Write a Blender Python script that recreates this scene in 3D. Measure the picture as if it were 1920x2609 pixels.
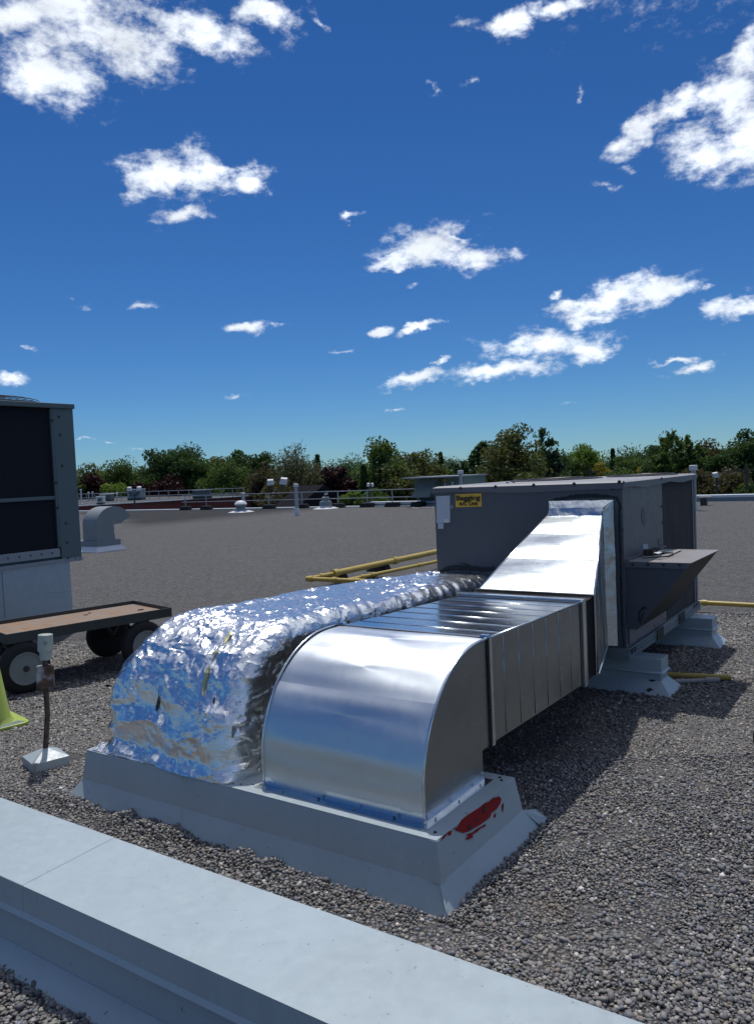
import bpy, math, random
import numpy as np
from mathutils import Vector

# ------------------------------------------------------------------ camera, sky, sun, exposure
scene = bpy.context.scene
for o in list(bpy.data.objects): bpy.data.objects.remove(o)
COL = scene.collection
rng = random.Random(7)
nr = np.random.default_rng(11)
F_PX, CX, CY = 2024.26, 960.0, 1304.5
_y, _p, _r = [math.radians(a) for a in (34.6244, 2.7476, -2.5673)]
FW = np.array([-math.sin(_y)*math.cos(_p), math.cos(_y)*math.cos(_p), -math.sin(_p)])
RT = np.array([math.cos(_y), math.sin(_y), 0.0]); UP = np.cross(RT, FW)
RT, UP = math.cos(_r)*RT + math.sin(_r)*UP, -math.sin(_r)*RT + math.cos(_r)*UP
CAM = np.array([0.0, 0.0, 1.6])

cd = bpy.data.cameras.new('camera'); camo = bpy.data.objects.new('camera', cd); COL.objects.link(camo)
from mathutils import Matrix
mw = Matrix(((RT[0], UP[0], -FW[0], CAM[0]), (RT[1], UP[1], -FW[1], CAM[1]), (RT[2], UP[2], -FW[2], CAM[2]), (0, 0, 0, 1)))
camo.matrix_world = mw
cd.sensor_fit = 'HORIZONTAL'; cd.sensor_width = 36.0; cd.lens = 36.0*F_PX/1920.0
cd.clip_start = 0.05; cd.clip_end = 9000
scene.camera = camo
vs = scene.view_settings
vs.view_transform = 'Standard'; vs.look = 'None'; vs.gamma = 1.0; vs.exposure = 0.0; vs.use_curve_mapping = False

SUN = Vector((-0.27, 0.33, 1.0)).normalized()          # towards the sun
SUN_EL = math.asin(SUN.z); SUN_AZ = math.atan2(SUN.x, SUN.y)
ld = bpy.data.lights.new('sun', 'SUN'); ld.energy = 3.2; ld.angle = math.radians(0.8); ld.color = (1.0, 0.965, 0.91)
sun = bpy.data.objects.new('sun', ld); COL.objects.link(sun)
sun.rotation_euler = SUN.to_track_quat('Z', 'Y').to_euler(); sun.location = (0, 0, 30)

def ray(u, v): return FW + RT*(u-CX)/F_PX - UP*(v-CY)/F_PX
def at(u, v, z=0.0): d = ray(u, v); return CAM + d*((z-CAM[2])/d[2])       # on a level plane
def aty(u, v, Y): d = ray(u, v); return CAM + d*(Y/d[1])                   # on a wall facing -Y
def atx(u, v, X): d = ray(u, v); return CAM + d*(X/d[0])                   # on a wall facing +X
def atd(u, v, D): return CAM + ray(u, v)*D                                 # at a distance along the view axis
def depth(P): return float((np.array(P)-CAM) @ FW)

def azel(u, v):
    d = ray(u*1.16223, v*1.16223); d = d/np.linalg.norm(d)
    return np.array([math.atan2(d[0], d[1]), math.asin(d[2])])
CLOUDS = []   # (px x, px y, rx, ry, tilt degrees, thickness) measured on a 1652 px wide view of the sky
for c in """60 20 330 75 -4 1;110 165 150 80 10 1;290 110 150 62 20 .95;200 75 210 70 8 1;420 62 170 55 10 .8;590 28 120 42 -5 .72;650 45 50 55 -40 .5;500 100 90 40 10 .55
345 378 100 58 5 1;440 372 75 62 30 .95;535 398 72 42 -10 .95;400 466 84 28 -14 .8;300 425 50 20 -20 .6
1110 45 100 38 -15 .85;1225 12 90 32 -15 .8;1030 45 48 20 10 .5
1395 300 95 38 -33 .9;1480 235 80 40 -38 .9;1590 210 110 95 -30 1;1570 335 130 70 10 1;1630 120 85 52 -20 .95;1660 290 110 125 0 1;1440 270 60 32 -35 .8
940 538 125 46 -20 1;850 582 72 19 -20 .95;1035 572 80 34 -16 .95;1120 545 34 14 -10 .6;905 622 25 10 -5 .5;1000 518 70 18 10 .7
1340 655 148 48 -12 1;1450 632 92 40 -6 1;1300 692 75 24 -4 .9;1205 650 26 12 -15 .7;1240 668 60 22 -10 .9
1640 665 100 26 -16 .95;1560 628 26 14 -10 .6
1200 755 150 36 -2 1;1290 772 85 29 -4 .95;1090 815 175 28 -8 1;905 832 88 21 -12 .9;962 795 40 13 -26 .7
1510 803 80 17 -17 .85;1470 784 80 11 -8 .7
540 722 56 19 0 .9;836 720 34 16 0 .85;918 722 68 14 -12 .7;25 832 52 24 -5 .9;190 674 33 12 -5 .6;300 668 58 12 0 .42
515 866 40 10 0 .6;1035 172 38 17 -18 .6;928 195 18 14 -30 .42;705 65 13 22 0 .5;1275 205 12 20 10 .35;1320 407 34 13 -10 .42
200 966 26 5 0 .5;288 994 30 5 0 .5;235 974 16 4 0 .35;865 897 32 7 0 .35;610 710 26 8 0 .35;46 770 20 7 0 .45;740 764 26 8 0 .3;1230 878 26 8 0 .3;780 480 22 10 -20 .25""".replace('\n', ';').split(';'):
    CLOUDS.append([float(t) for t in c.split()])

def make_world():
    w = bpy.data.worlds.new('World'); scene.world = w; w.use_nodes = True
    w.cycles.sampling_method = 'MANUAL'; w.cycles.sample_map_resolution = 512
    nt = w.node_tree; N = nt.nodes; L = nt.links; N.clear()
    out = N.new('ShaderNodeOutputWorld'); bg = N.new('ShaderNodeBackground'); bg.inputs[1].default_value = 0.095
    L.new(bg.outputs[0], out.inputs[0])
    sky = N.new('ShaderNodeTexSky'); sky.sky_type = 'NISHITA'; sky.sun_disc = False
    sky.sun_elevation = SUN_EL; sky.sun_rotation = SUN_AZ; sky.altitude = 1200; sky.air_density = 1.0; sky.dust_density = 0.0; sky.ozone_density = 3.0
    hs = N.new('ShaderNodeHueSaturation'); hs.inputs['Saturation'].default_value = 1.18; hs.inputs['Value'].default_value = 1.0
    L.new(sky.outputs[0], hs.inputs['Color'])
    wb = N.new('ShaderNodeMix'); wb.data_type = 'RGBA'; wb.blend_type = 'MULTIPLY'; wb.inputs[0].default_value = 1.0; wb.inputs[7].default_value = (.345, .56, .79, 1)   # cool white balance
    L.new(hs.outputs[0], wb.inputs[6])
    tc = N.new('ShaderNodeTexCoord'); sep = N.new('ShaderNodeSeparateXYZ'); L.new(tc.outputs['Generated'], sep.inputs[0])
    def m(op, a, b=None, c=None, clamp=False):
        n = N.new('ShaderNodeMath'); n.operation = op; n.use_clamp = clamp
        for i, x in enumerate((a, b, c)):
            if x is None: continue
            if isinstance(x, (int, float)): n.inputs[i].default_value = x
            else: L.new(x, n.inputs[i])
        return n.outputs[0]
    az = m('ARCTAN2', sep.outputs[0], sep.outputs[1]); el = m('ARCSINE', sep.outputs[2])
    # ragged edges: the direction is bent by noise before it is compared with the cloud shapes
    mp = N.new('ShaderNodeMapping'); mp.inputs['Scale'].default_value = (1, 1, 1.7); L.new(tc.outputs['Generated'], mp.inputs[0])
    def noise(scale, det, rough=0.6, off=0.0):
        a = N.new('ShaderNodeVectorMath'); a.operation = 'ADD'; a.inputs[1].default_value = (off, off*1.7, off*.3); L.new(mp.outputs[0], a.inputs[0])
        n = N.new('ShaderNodeTexNoise'); n.inputs['Scale'].default_value = scale; n.inputs['Detail'].default_value = det; n.inputs['Roughness'].default_value = rough
        L.new(a.outputs[0], n.inputs['Vector']); return n
    nb = noise(17, 4, .6); nf = noise(34, 7, .66, 3.1); ns = noise(11, 3, .6, 8.2)
    sc = N.new('ShaderNodeSeparateColor'); L.new(nb.outputs['Color'], sc.inputs[0])
    azw = m('ADD', az, m('MULTIPLY', m('SUBTRACT', sc.outputs[0], .5), .075)); elw = m('ADD', el, m('MULTIPLY', m('SUBTRACT', sc.outputs[1], .5), .05))
    cmb = N.new('ShaderNodeCombineXYZ'); L.new(azw, cmb.inputs[0]); L.new(elw, cmb.inputs[1])
    ell = []
    for x, y, rx, ry, t, th in CLOUDS:
        c = azel(x, y); t = math.radians(t)
        ax = azel(x+rx*.5*math.cos(t), y+rx*.5*math.sin(t))-c; bx = azel(x-ry*.5*math.sin(t), y+ry*.5*math.cos(t))-c
        ell.append((c[0], c[1], 2*np.hypot(*ax), 2*np.hypot(*bx), math.atan2(ax[1], ax[0]), th))
    q = random.Random(5)      # unseen clouds all round the horizon, enlarged to brighten the shaded sides
    a0 = -0.605
    for i in range(22):
        azi = a0 + q.uniform(.62, 2*math.pi-.62); e = q.uniform(.15, 1.25); s = q.uniform(.20, .42)*(.5+e)
        ell.append(((azi+math.pi) % (2*math.pi)-math.pi, e, s/math.cos(e), s*q.uniform(.3, .5), q.uniform(-.2, .2), q.uniform(.7, 1)))
    TILT = [-.62, -.32, -.14, 0.0, .16, .5]; frames = []
    for t in TILT:      # the sky seen in a few tilted frames
        fr = N.new('ShaderNodeCombineXYZ')
        for k, (ka, kb) in enumerate(((math.cos(t), math.sin(t)), (-math.sin(t), math.cos(t)))):
            L.new(m('MULTIPLY_ADD', azw, ka, m('MULTIPLY', elw, kb)), fr.inputs[k])
        frames.append(fr.outputs[0])
    accs = [None, None]
    for i, (cx, cy, sx, sy, ro, th) in enumerate(ell):
        g = 1 if th < .66 else 0; k = min(range(len(TILT)), key=lambda q_: abs(TILT[q_]-ro)); t = TILT[k]; vec = frames[k]
        if accs[0] is not None and i % 8 == 7:   # wait for the steps before, which keeps the shader's working memory small
            ad = N.new('ShaderNodeVectorMath'); ad.operation = 'MULTIPLY_ADD'; L.new(accs[0], ad.inputs[0]); ad.inputs[1].default_value = (1e-9, 1e-9, 0); L.new(frames[k], ad.inputs[2]); vec = frames[k] = ad.outputs[0]
        w_ = th**.5 if g == 0 else .95; px, py = math.cos(t)*cx+math.sin(t)*cy, -math.sin(t)*cx+math.cos(t)*cy
        v = N.new('ShaderNodeVectorMath'); v.operation = 'MULTIPLY_ADD'; v.inputs[1].default_value = (1/(sx*w_), 1/(sy*w_), 0); v.inputs[2].default_value = (-px/(sx*w_), -py/(sy*w_), 0); L.new(vec, v.inputs[0])
        ln = N.new('ShaderNodeVectorMath'); ln.operation = 'LENGTH'; L.new(v.outputs[0], ln.inputs[0])
        accs[g] = ln.outputs['Value'] if accs[g] is None else m('MINIMUM', accs[g], ln.outputs['Value'])
    acc = m('MAXIMUM', m('SUBTRACT', 1.0, accs[0]), m('MULTIPLY', m('SUBTRACT', .75, accs[1]), .55))
    # density
    f = m('SUBTRACT', nf.outputs['Fac'], .5)
    inner = m('MINIMUM', m('MULTIPLY', acc, 1.0), .80)
    dens = m('ADD', inner, m('MULTIPLY', f, 2.3))
    r = N.new('ShaderNodeMapRange'); r.interpolation_type = 'SMOOTHSTEP'; r.inputs['From Min'].default_value = -.08; r.inputs['From Max'].default_value = .92
    L.new(dens, r.inputs['Value'])
    gate = N.new('ShaderNodeMapRange'); gate.inputs['From Min'].default_value = -.45; gate.inputs['From Max'].default_value = .15; L.new(acc, gate.inputs['Value'])
    alpha = m('MULTIPLY', m('MULTIPLY', r.outputs[0], gate.outputs[0]), .97)
    shade = N.new('ShaderNodeMapRange'); shade.inputs['From Min'].default_value = .3; shade.inputs['From Max'].default_value = .7
    shade.inputs['To Min'].default_value = 9.2; shade.inputs['To Max'].default_value = 14.5; L.new(ns.outputs['Fac'], shade.inputs['Value'])
    cc = N.new('ShaderNodeVectorMath'); cc.operation = 'SCALE'; cc.inputs[0].default_value = (.90, .96, 1.04); L.new(shade.outputs[0], cc.inputs['Scale'])
    mx = N.new('ShaderNodeMix'); mx.data_type = 'RGBA'; L.new(alpha, mx.inputs['Factor']); L.new(wb.outputs[2], mx.inputs[6]); L.new(cc.outputs[0], mx.inputs[7])
    L.new(mx.outputs[2], bg.inputs[0])
make_world()

# ------------------------------------------------------------------ noise
def _hash(ix, iy, iz):
    n = (ix*374761393 + iy*668265263 + iz*2147483647 + 1013904223) & 0xffffffff
    n = ((n ^ (n >> 13))*1274126177) & 0xffffffff
    return ((n ^ (n >> 16)) & 0xffff)/65535.0
def vnoise(P):
    P = np.asarray(P, float); i = np.floor(P).astype(np.int64); f = P-i; f = f*f*(3-2*f); s = 0
    for dx in (0, 1):
        for dy in (0, 1):
            for dz in (0, 1):
                w = (f[..., 0] if dx else 1-f[..., 0])*(f[..., 1] if dy else 1-f[..., 1])*(f[..., 2] if dz else 1-f[..., 2])
                s = s + w*_hash(i[..., 0]+dx, i[..., 1]+dy, i[..., 2]+dz)
    return s*2-1

# ------------------------------------------------------------------ materials
class NT:
    def __init__(s, name):
        s.m = bpy.data.materials.new(name); s.m.use_nodes = True; s.n = s.m.node_tree.nodes; s.l = s.m.node_tree.links
        s.b = s.n['Principled BSDF']; s.tc = s.n.new('ShaderNodeTexCoord')
    def link(s, a, b): s.l.new(a, b)
    def noise(s, scale, det=4, rough=.55, stretch=None, coord='Object'):
        t = s.n.new('ShaderNodeTexNoise'); t.inputs['Scale'].default_value = scale; t.inputs['Detail'].default_value = det; t.inputs['Roughness'].default_value = rough
        if stretch:
            mp = s.n.new('ShaderNodeMapping'); mp.inputs['Scale'].default_value = stretch; s.link(s.tc.outputs[coord], mp.inputs[0]); s.link(mp.outputs[0], t.inputs['Vector'])
        else: s.link(s.tc.outputs[coord], t.inputs['Vector'])
        return t.outputs['Fac']
    def vor(s, scale, feat='F1', out='Distance', stretch=None):
        t = s.n.new('ShaderNodeTexVoronoi'); t.feature = feat; t.inputs['Scale'].default_value = scale
        if stretch:
            mp = s.n.new('ShaderNodeMapping'); mp.inputs['Scale'].default_value = stretch; s.link(s.tc.outputs['Object'], mp.inputs[0]); s.link(mp.outputs[0], t.inputs['Vector'])
        else: s.link(s.tc.outputs['Object'], t.inputs['Vector'])
        return t.outputs[out]
    def ramp(s, fac, stops):
        r = s.n.new('ShaderNodeValToRGB'); e = r.color_ramp.elements
        while len(e) < len(stops): e.new(.5)
        for k, (p, c) in zip(e, stops):
            k.position = p; k.color = (*c, 1) if len(c) == 3 else c
        s.link(fac, r.inputs[0]); return r.outputs[0]
    def rng(s, fac, a, b, c, d):
        r = s.n.new('ShaderNodeMapRange'); r.inputs[1].default_value = a; r.inputs[2].default_value = b; r.inputs[3].default_value = c; r.inputs[4].default_value = d
        s.link(fac, r.inputs[0]); return r.outputs[0]
    def mix(s, fac, a, b, mode='MIX'):
        x = s.n.new('ShaderNodeMix'); x.data_type = 'RGBA'; x.blend_type = mode
        for v, k in ((fac, 'Factor'), (a, 'A'), (b, 'B')):
            i = x.inputs[k] if k == 'Factor' else [q for q in x.inputs if q.name == k and q.type == 'RGBA'][0]
            if isinstance(v, (int, float)): i.default_value = v
            elif isinstance(v, tuple): i.default_value = (*v, 1)
            else: s.link(v, i)
        return [o for o in x.outputs if o.type == 'RGBA'][0]
    def math(s, op, a, b):
        x = s.n.new('ShaderNodeMath'); x.operation = op
        for i, v in enumerate((a, b)):
            if isinstance(v, (int, float)): x.inputs[i].default_value = v
            else: s.link(v, x.inputs[i])
        return x.outputs[0]
    def bump(s, h, dist, strength=1.0):
        b = s.n.new('ShaderNodeBump'); b.inputs['Distance'].default_value = dist; b.inputs['Strength'].default_value = strength
        s.link(h, b.inputs['Height']); s.link(b.outputs[0], s.b.inputs['Normal']); return b
    def set(s, **k):
        for a, v in k.items():
            i = s.b.inputs[a.replace('_', ' ')]
            if isinstance(v, (int, float)): i.default_value = v
            elif isinstance(v, tuple): i.default_value = (*v, 1) if len(v) == 3 else v
            else: s.link(v, i)
        return s

M = {}
def painted(name, col, rough=.45, dirt=.25, scale=3.0, metallic=0.0, dark=None, spec=.5, streak=True):
    t = NT(name); n1 = t.noise(scale, 6, .6); n2 = t.noise(scale*9, 5, .65)
    n3 = t.noise(scale*2.2, 5, .6, (6, 6, .5)) if streak else n2
    dk = dark or tuple(c*.62 for c in col)
    c = t.mix(t.math('MULTIPLY', t.rng(n1, .42, .75, 0, 1), dirt), col, dk)
    c = t.mix(t.math('MULTIPLY', t.rng(n2, .52, .75, 0, 1), dirt*.7), c, tuple(min(1, x*1.18) for x in col))
    c = t.mix(t.math('MULTIPLY', t.rng(n3, .5, .8, 0, 1), dirt*.8), c, dk)
    n4 = t.noise(scale*22, 3, .6); c = t.mix(t.math('MULTIPLY', t.rng(n4, .69, .72, 0, 1), min(1, dirt*2.2)), c, tuple(x*.35 for x in col))
    t.set(Base_Color=c, Roughness=t.rng(n2, .3, .7, rough-.08, rough+.1), Metallic=metallic)
    t.b.inputs['Specular IOR Level'].default_value = spec
    t.bump(t.noise(2.2, 3), .004, .5)
    M[name] = t.m
painted('curb_paint', (.355, .422, .455), .42, .36, 2.5, dark=(.26, .30, .32))
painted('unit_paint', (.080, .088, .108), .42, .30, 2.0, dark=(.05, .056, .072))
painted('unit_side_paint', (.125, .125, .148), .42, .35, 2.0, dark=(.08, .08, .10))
painted('rail_paint', (.16, .20, .22), .45, .4, 4.0, dark=(.06, .08, .09))
painted('pink_strip', (.16, .15, .17), .5, .3, 5.0)
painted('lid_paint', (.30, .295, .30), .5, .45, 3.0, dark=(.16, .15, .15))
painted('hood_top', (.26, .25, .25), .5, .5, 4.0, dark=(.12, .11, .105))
painted('condenser_paint', (.10, .135, .145), .45, .2, 2.5)
painted('condenser_base', (.26, .30, .33), .45, .3, 2.5)
painted('rtu_green', (.14, .18, .17), .5, .3, 1.0)
painted('white_metal', (.62, .64, .66), .45, .25, 3.0)
painted('dull_metal', (.25, .27, .28), .5, .4, 2.0, metallic=.35)
painted('cart_steel', (.035, .045, .045), .5, .4, 5.0)
painted('yellow_pipe', (.50, .36, .075), .45, .4, 6.0, dark=(.26, .18, .06))
painted('grey_pipe', (.30, .27, .26), .5, .4, 6.0)
painted('black_rubber', (.009, .009, .011), .8, .2, 8.0)
painted('wheel_rim', (.19, .215, .225), .45, .3, 9.0)
painted('lime_plastic', (.34, .43, .085), .5, .35, 7.0, dark=(.2, .28, .06))
painted('cream_cap', (.36, .41, .36), .45, .25, 9.0)
painted('sealant', (.010, .011, .014), .5, .2, 9.0)
painted('bolt_dark', (.03, .03, .035), .4, .2, 30.0)
painted('screw', (.30, .33, .35), .35, .2, 30.0, metallic=.7)
painted('coping', (.62, .67, .70), .45, .2, .6)
painted('rail_galv', (.40, .42, .43), .45, .3, 2.0, metallic=.5)
painted('paper', (.43, .48, .55), .6, .2, 12.0)
painted('sign_yellow', (.68, .42, .045), .5, .12, 12.0)
painted('sign_black', (.012, .012, .014), .5, .05, 12.0)
painted('red_tape', (.25, .004, .011), .42, .15, 20.0, spec=.2, dark=(.13, .002, .006))
painted('glue', (.50, .49, .27), .4, .5, 30.0, metallic=.55)
painted('fan_dark', (.012, .012, .014), .6, .2, 9.0)
painted('asphalt_shingle', (.020, .020, .024), .95, .4, 1.5, streak=False, spec=.02)
painted('siding', (.32, .31, .30), .7, .3, .8)
painted('far_concrete', (.10, .12, .14), .8, .3, .1)
painted('bark', (.06, .05, .042), .9, .5, 2.0)
painted('wood_pole', (.09, .075, .06), .9, .5, 1.0)
painted('cardboard', (.30, .29, .28), .7, .3, 9.0)
painted('leather', (.10, .045, .03), .6, .3, 12.0)

def galv(name, col, rough, spangle=.5, wav=.18):
    t = NT(name)
    v = t.vor(26, out='Color'); sp = t.n.new('ShaderNodeSeparateColor'); t.link(v, sp.inputs[0])
    n2 = t.noise(2.0, 5, .6, (1, 6, 6)); n3 = t.noise(160, 3, .6, (.15, 3, 3))
    c = t.mix(t.rng(sp.outputs[0], 0, 1, 0, .22*spangle), col, tuple(x*.7 for x in col))
    c = t.mix(t.rng(n2, .4, .7, 0, .16), c, tuple(x*.74 for x in col))
    r = t.math('ADD', t.rng(sp.outputs[1], 0, 1, rough-.025*spangle, rough+.03*spangle), t.rng(n2, .3, .7, -.03, .05))
    t.set(Base_Color=c, Metallic=1.0, Roughness=r, Anisotropic=.35)
    h = t.math('ADD', t.math('MULTIPLY', t.noise(1.6, 2), 1.0), t.math('MULTIPLY', n3, .015))
    t.bump(h, .012, wav)
    M[name] = t.m
galv('galvanized', (.68, .72, .75), .42)
galv('galvanized_sky_tint', (.50, .58, .66), .46, .8)  # bluish base colour stands in for sky reflected in the plenum metal
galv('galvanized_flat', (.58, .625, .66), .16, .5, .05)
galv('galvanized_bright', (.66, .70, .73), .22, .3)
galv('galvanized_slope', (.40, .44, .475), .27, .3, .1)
galv('galvanized_shaded', (.34, .37, .39), .30, .6)  # darker copy: the duct sides' dark gravel reflection is put into the colour

t = NT('foil')
cr = t.vor(26, 'DISTANCE_TO_EDGE', 'Distance', (1, .5, .8)); n = t.noise(26, 6, .7, (1, .6, 1)); n5 = t.noise(95, 4, .7, (.6, 1, .8))
h = t.math('ADD', t.math('MULTIPLY', cr, .45), t.math('ADD', t.math('MULTIPLY', n, 1.0), t.math('MULTIPLY', n5, .30)))
t.set(Base_Color=t.mix(t.rng(n, .3, .7, 0, .3), (.90, .90, .90), (.76, .78, .80)), Metallic=1.0, Roughness=.22); t.bump(h, .007, .6); M['foil'] = t.m
t = NT('foil_tape')
n = t.noise(14, 6, .65); cr = t.vor(18, 'DISTANCE_TO_EDGE', 'Distance')
t.set(Base_Color=(.60, .63, .66), Metallic=1.0, Roughness=t.rng(n, .3, .7, .22, .36)); t.bump(t.math('ADD', n, t.math('MULTIPLY', cr, .4)), .012, .3); M['foil_tape'] = t.m

t = NT('plywood')
n = t.noise(3, 6, .6, (1, 8, 1)); n2 = t.noise(5, 5)
t.set(Base_Color=t.mix(t.rng(n2, .35, .65, 0, 1), t.ramp(n, [(.3, (.20, .115, .065)), (.7, (.30, .19, .115))]), (.22, .18, .15)), Roughness=.8); M['plywood'] = t.m
t = NT('rusty_pipe')
n = t.noise(22, 6, .65); n2 = t.noise(9, 5)
t.set(Base_Color=t.mix(t.rng(n2, .45, .58, 0, 1), t.ramp(n, [(.3, (.05, .03, .022)), (.7, (.13, .075, .05))]), (.34, .37, .38)), Roughness=.8, Metallic=.1); t.bump(n, .004, .6); M['rusty_pipe'] = t.m
t = NT('rust_dark')
n = t.noise(22, 6, .65)
t.set(Base_Color=t.ramp(n, [(.3, (.045, .028, .022)), (.7, (.12, .075, .055))]), Roughness=.85); t.bump(n, .003, .6); M['rust_dark'] = t.m
t = NT('coil')      # condenser fins behind the wire guard
w = t.n.new('ShaderNodeTexWave'); w.wave_type = 'BANDS'; w.bands_direction = 'Z'; w.inputs['Scale'].default_value = 28; t.link(t.tc.outputs['Object'], w.inputs[0])
n = t.noise(1.3, 5); t.set(Base_Color=t.mix(t.rng(w.outputs['Fac'], .2, .8, 0, 1), (.008, .010, .016), (.018, .022, .032)), Roughness=.7); t.b.inputs['Specular IOR Level'].default_value = .15; t.bump(w.outputs['Fac'], .006, .6); M['coil'] = t.m
t = NT('coil_dusty')
n = t.noise(3, 7, .7, (9, 9, 1)); n2 = t.noise(60, 3)
t.set(Base_Color=t.ramp(t.math('ADD', t.math('MULTIPLY', n, .8), t.math('MULTIPLY', n2, .2)), [(.38, (.014, .015, .018)), (.62, (.045, .044, .046)), (.8, (.10, .098, .095))]), Roughness=.85); M['coil_dusty'] = t.m
t = NT('brick_far')
b = t.n.new('ShaderNodeTexBrick'); b.inputs['Scale'].default_value = 3.6; b.inputs['Color1'].default_value = (.17, .045, .042, 1); b.inputs['Color2'].default_value = (.22, .06, .055, 1); b.inputs['Mortar'].default_value = (.12, .08, .075, 1); b.inputs['Mortar Size'].default_value = .01
mp = t.n.new('ShaderNodeMapping'); mp.inputs['Rotation'].default_value = (math.pi/2, 0, 0); t.link(t.tc.outputs['Object'], mp.inputs[0]); t.link(mp.outputs[0], b.inputs[0])
t.set(Base_Color=t.mix(t.rng(t.noise(.5, 4), .3, .7, 0, .4), b.outputs[0], (.13, .035, .033)), Roughness=.85); M['brick_far'] = t.m

# gravel: pebbles carry their own colour, the far sheet uses the same palette
t = NT('pebble')
a = t.n.new('ShaderNodeAttribute'); a.attribute_name = 'Col'
t.set(Base_Color=t.mix(t.rng(t.noise(260, 3), .3, .7, 0, .35), a.outputs['Color'], (.05, .05, .055)), Roughness=.62); t.b.inputs['Specular IOR Level'].default_value = .35; M['pebble'] = t.m
PAL = np.array([(.104, .10, .098), (.134, .128, .124), (.175, .165, .152), (.086, .087, .092), (.155, .138, .116), (.124, .104, .088), (.24, .222, .202), (.112, .120, .138), (.38, .36, .335), (.075, .073, .074)])*1.78
PW = np.array([.2, .2, .13, .15, .09, .07, .06, .06, .015, .1]); PW /= PW.sum()
t = NT('roof_gravel')
v = t.vor(58, out='Color'); sp = t.n.new('ShaderNodeSeparateColor'); t.link(v, sp.inputs[0]); d = t.vor(58)
acc_ = 0; stops = []
for c, w_ in zip(PAL, PW):
    stops.append((acc_, tuple(c*.78))); acc_ += w_
cr_ = t.ramp(sp.outputs[0], stops[:10]); t.n[-1].color_ramp.interpolation = 'CONSTANT'
big = t.noise(.55, 6, .65); mid = t.noise(9, 8, .95)
c = t.mix(t.rng(mid, .35, .7, 0, .8), cr_, (.225, .218, .212))
c = t.mix(t.rng(mid, .50, .36, 0, .9), c, (.035, .034, .034))
gr_ = t.noise(2.4, 11, 1.0)
c = t.mix(t.rng(gr_, .56, .66, 0, .75), c, (.30, .292, .285))
c = t.mix(t.rng(gr_, .47, .36, 0, .8), c, (.045, .044, .045))
c = t.mix(t.rng(big, .5, .7, 0, .3), c, (.22, .21, .2))
xyz = t.n.new('ShaderNodeSeparateXYZ'); t.link(t.tc.outputs['Object'], xyz.inputs[0])
# dark damp ballast in the drainage valley near the far edge
e = t.math('SUBTRACT', xyz.outputs[1], t.math('MULTIPLY', t.math('ADD', xyz.outputs[0], 25.0), -.55))
e = t.math('ADD', e, t.math('MULTIPLY', t.noise(.35, 4), 4))
dk = t.math('MULTIPLY', t.rng(e, 21.0, 23.0, 0, 1), t.rng(xyz.outputs[0], -23.0, -27.0, 0, 1))
c = t.mix(t.math('MULTIPLY', dk, .8), c, (.04, .04, .042))
c = t.mix(1.0, c, (.70, .715, .735), 'MULTIPLY')
t.set(Base_Color=c, Roughness=.9); t.b.inputs['Specular IOR Level'].default_value = .1
h = t.math('ADD', t.math('MULTIPLY', d, -1.0), t.math('MULTIPLY', mid, 1.5)); t.bump(h, .02, .8); M['roof_gravel'] = t.m
t = NT('ground_grass'); t.set(Base_Color=t.ramp(t.noise(.08, 6), [(.3, (.03, .045, .018)), (.7, (.06, .075, .03))]), Roughness=.95); M['ground_grass'] = t.m
t = NT('far_roof'); t.set(Base_Color=t.ramp(t.noise(1.1, 6), [(.3, (.045, .045, .048)), (.7, (.085, .085, .085))]), Roughness=.95); M['far_roof'] = t.m

def leafmat(name, c1, c2, tr=.45):
    c1 = tuple(x*1.28 for x in c1); c2 = tuple(x*1.28 for x in c2)
    t = NT(name); oi = t.n.new('ShaderNodeObjectInfo'); geo = t.n.new('ShaderNodeNewGeometry')
    n = t.noise(.45, 3); rnd = geo.outputs['Random Per Island']
    col = t.mix(t.rng(n, .3, .7, 0, 1), c1, c2); col = t.mix(t.rng(rnd, 0, 1, 0, .3), col, tuple(x*.45 for x in c1))
    t.set(Base_Color=col, Roughness=.6); t.b.inputs['Specular IOR Level'].default_value = .25
    trn = t.n.new('ShaderNodeBsdfTranslucent'); t.link(t.mix(1.0, col, (1.0, 1.0, .55), 'MULTIPLY'), trn.inputs[0])
    ms = t.n.new('ShaderNodeMixShader'); ms.inputs[0].default_value = tr; t.link(t.b.outputs[0], ms.inputs[1]); t.link(trn.outputs[0], ms.inputs[2])
    t.link(ms.outputs[0], t.n['Material Output'].inputs[0]); M[name] = t.m
leafmat('leaf_dark', (0.035, 0.072, 0.026), (0.056, 0.104, 0.035))
leafmat('leaf_mid', (0.062, 0.109, 0.031), (0.085, 0.132, 0.043))
leafmat('leaf_olive', (0.081, 0.101, 0.035), (0.101, 0.108, 0.046))
leafmat('leaf_lime', (0.101, 0.176, 0.034), (0.149, 0.216, 0.047), .45)
leafmat('leaf_red', (.030, .009, .012), (.042, .015, .018), .25)
leafmat('leaf_blue', (0.048, 0.088, 0.054), (0.072, 0.120, 0.067))
leafmat('leaf_yellow', (0.300, 0.240, 0.035), (0.220, 0.200, 0.040), .4)
leafmat('leaf_grey', (0.094, 0.106, 0.062), (0.119, 0.125, 0.075))
leafmat('leaf_brown', (0.065, 0.058, 0.036), (0.085, 0.078, 0.042))

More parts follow.
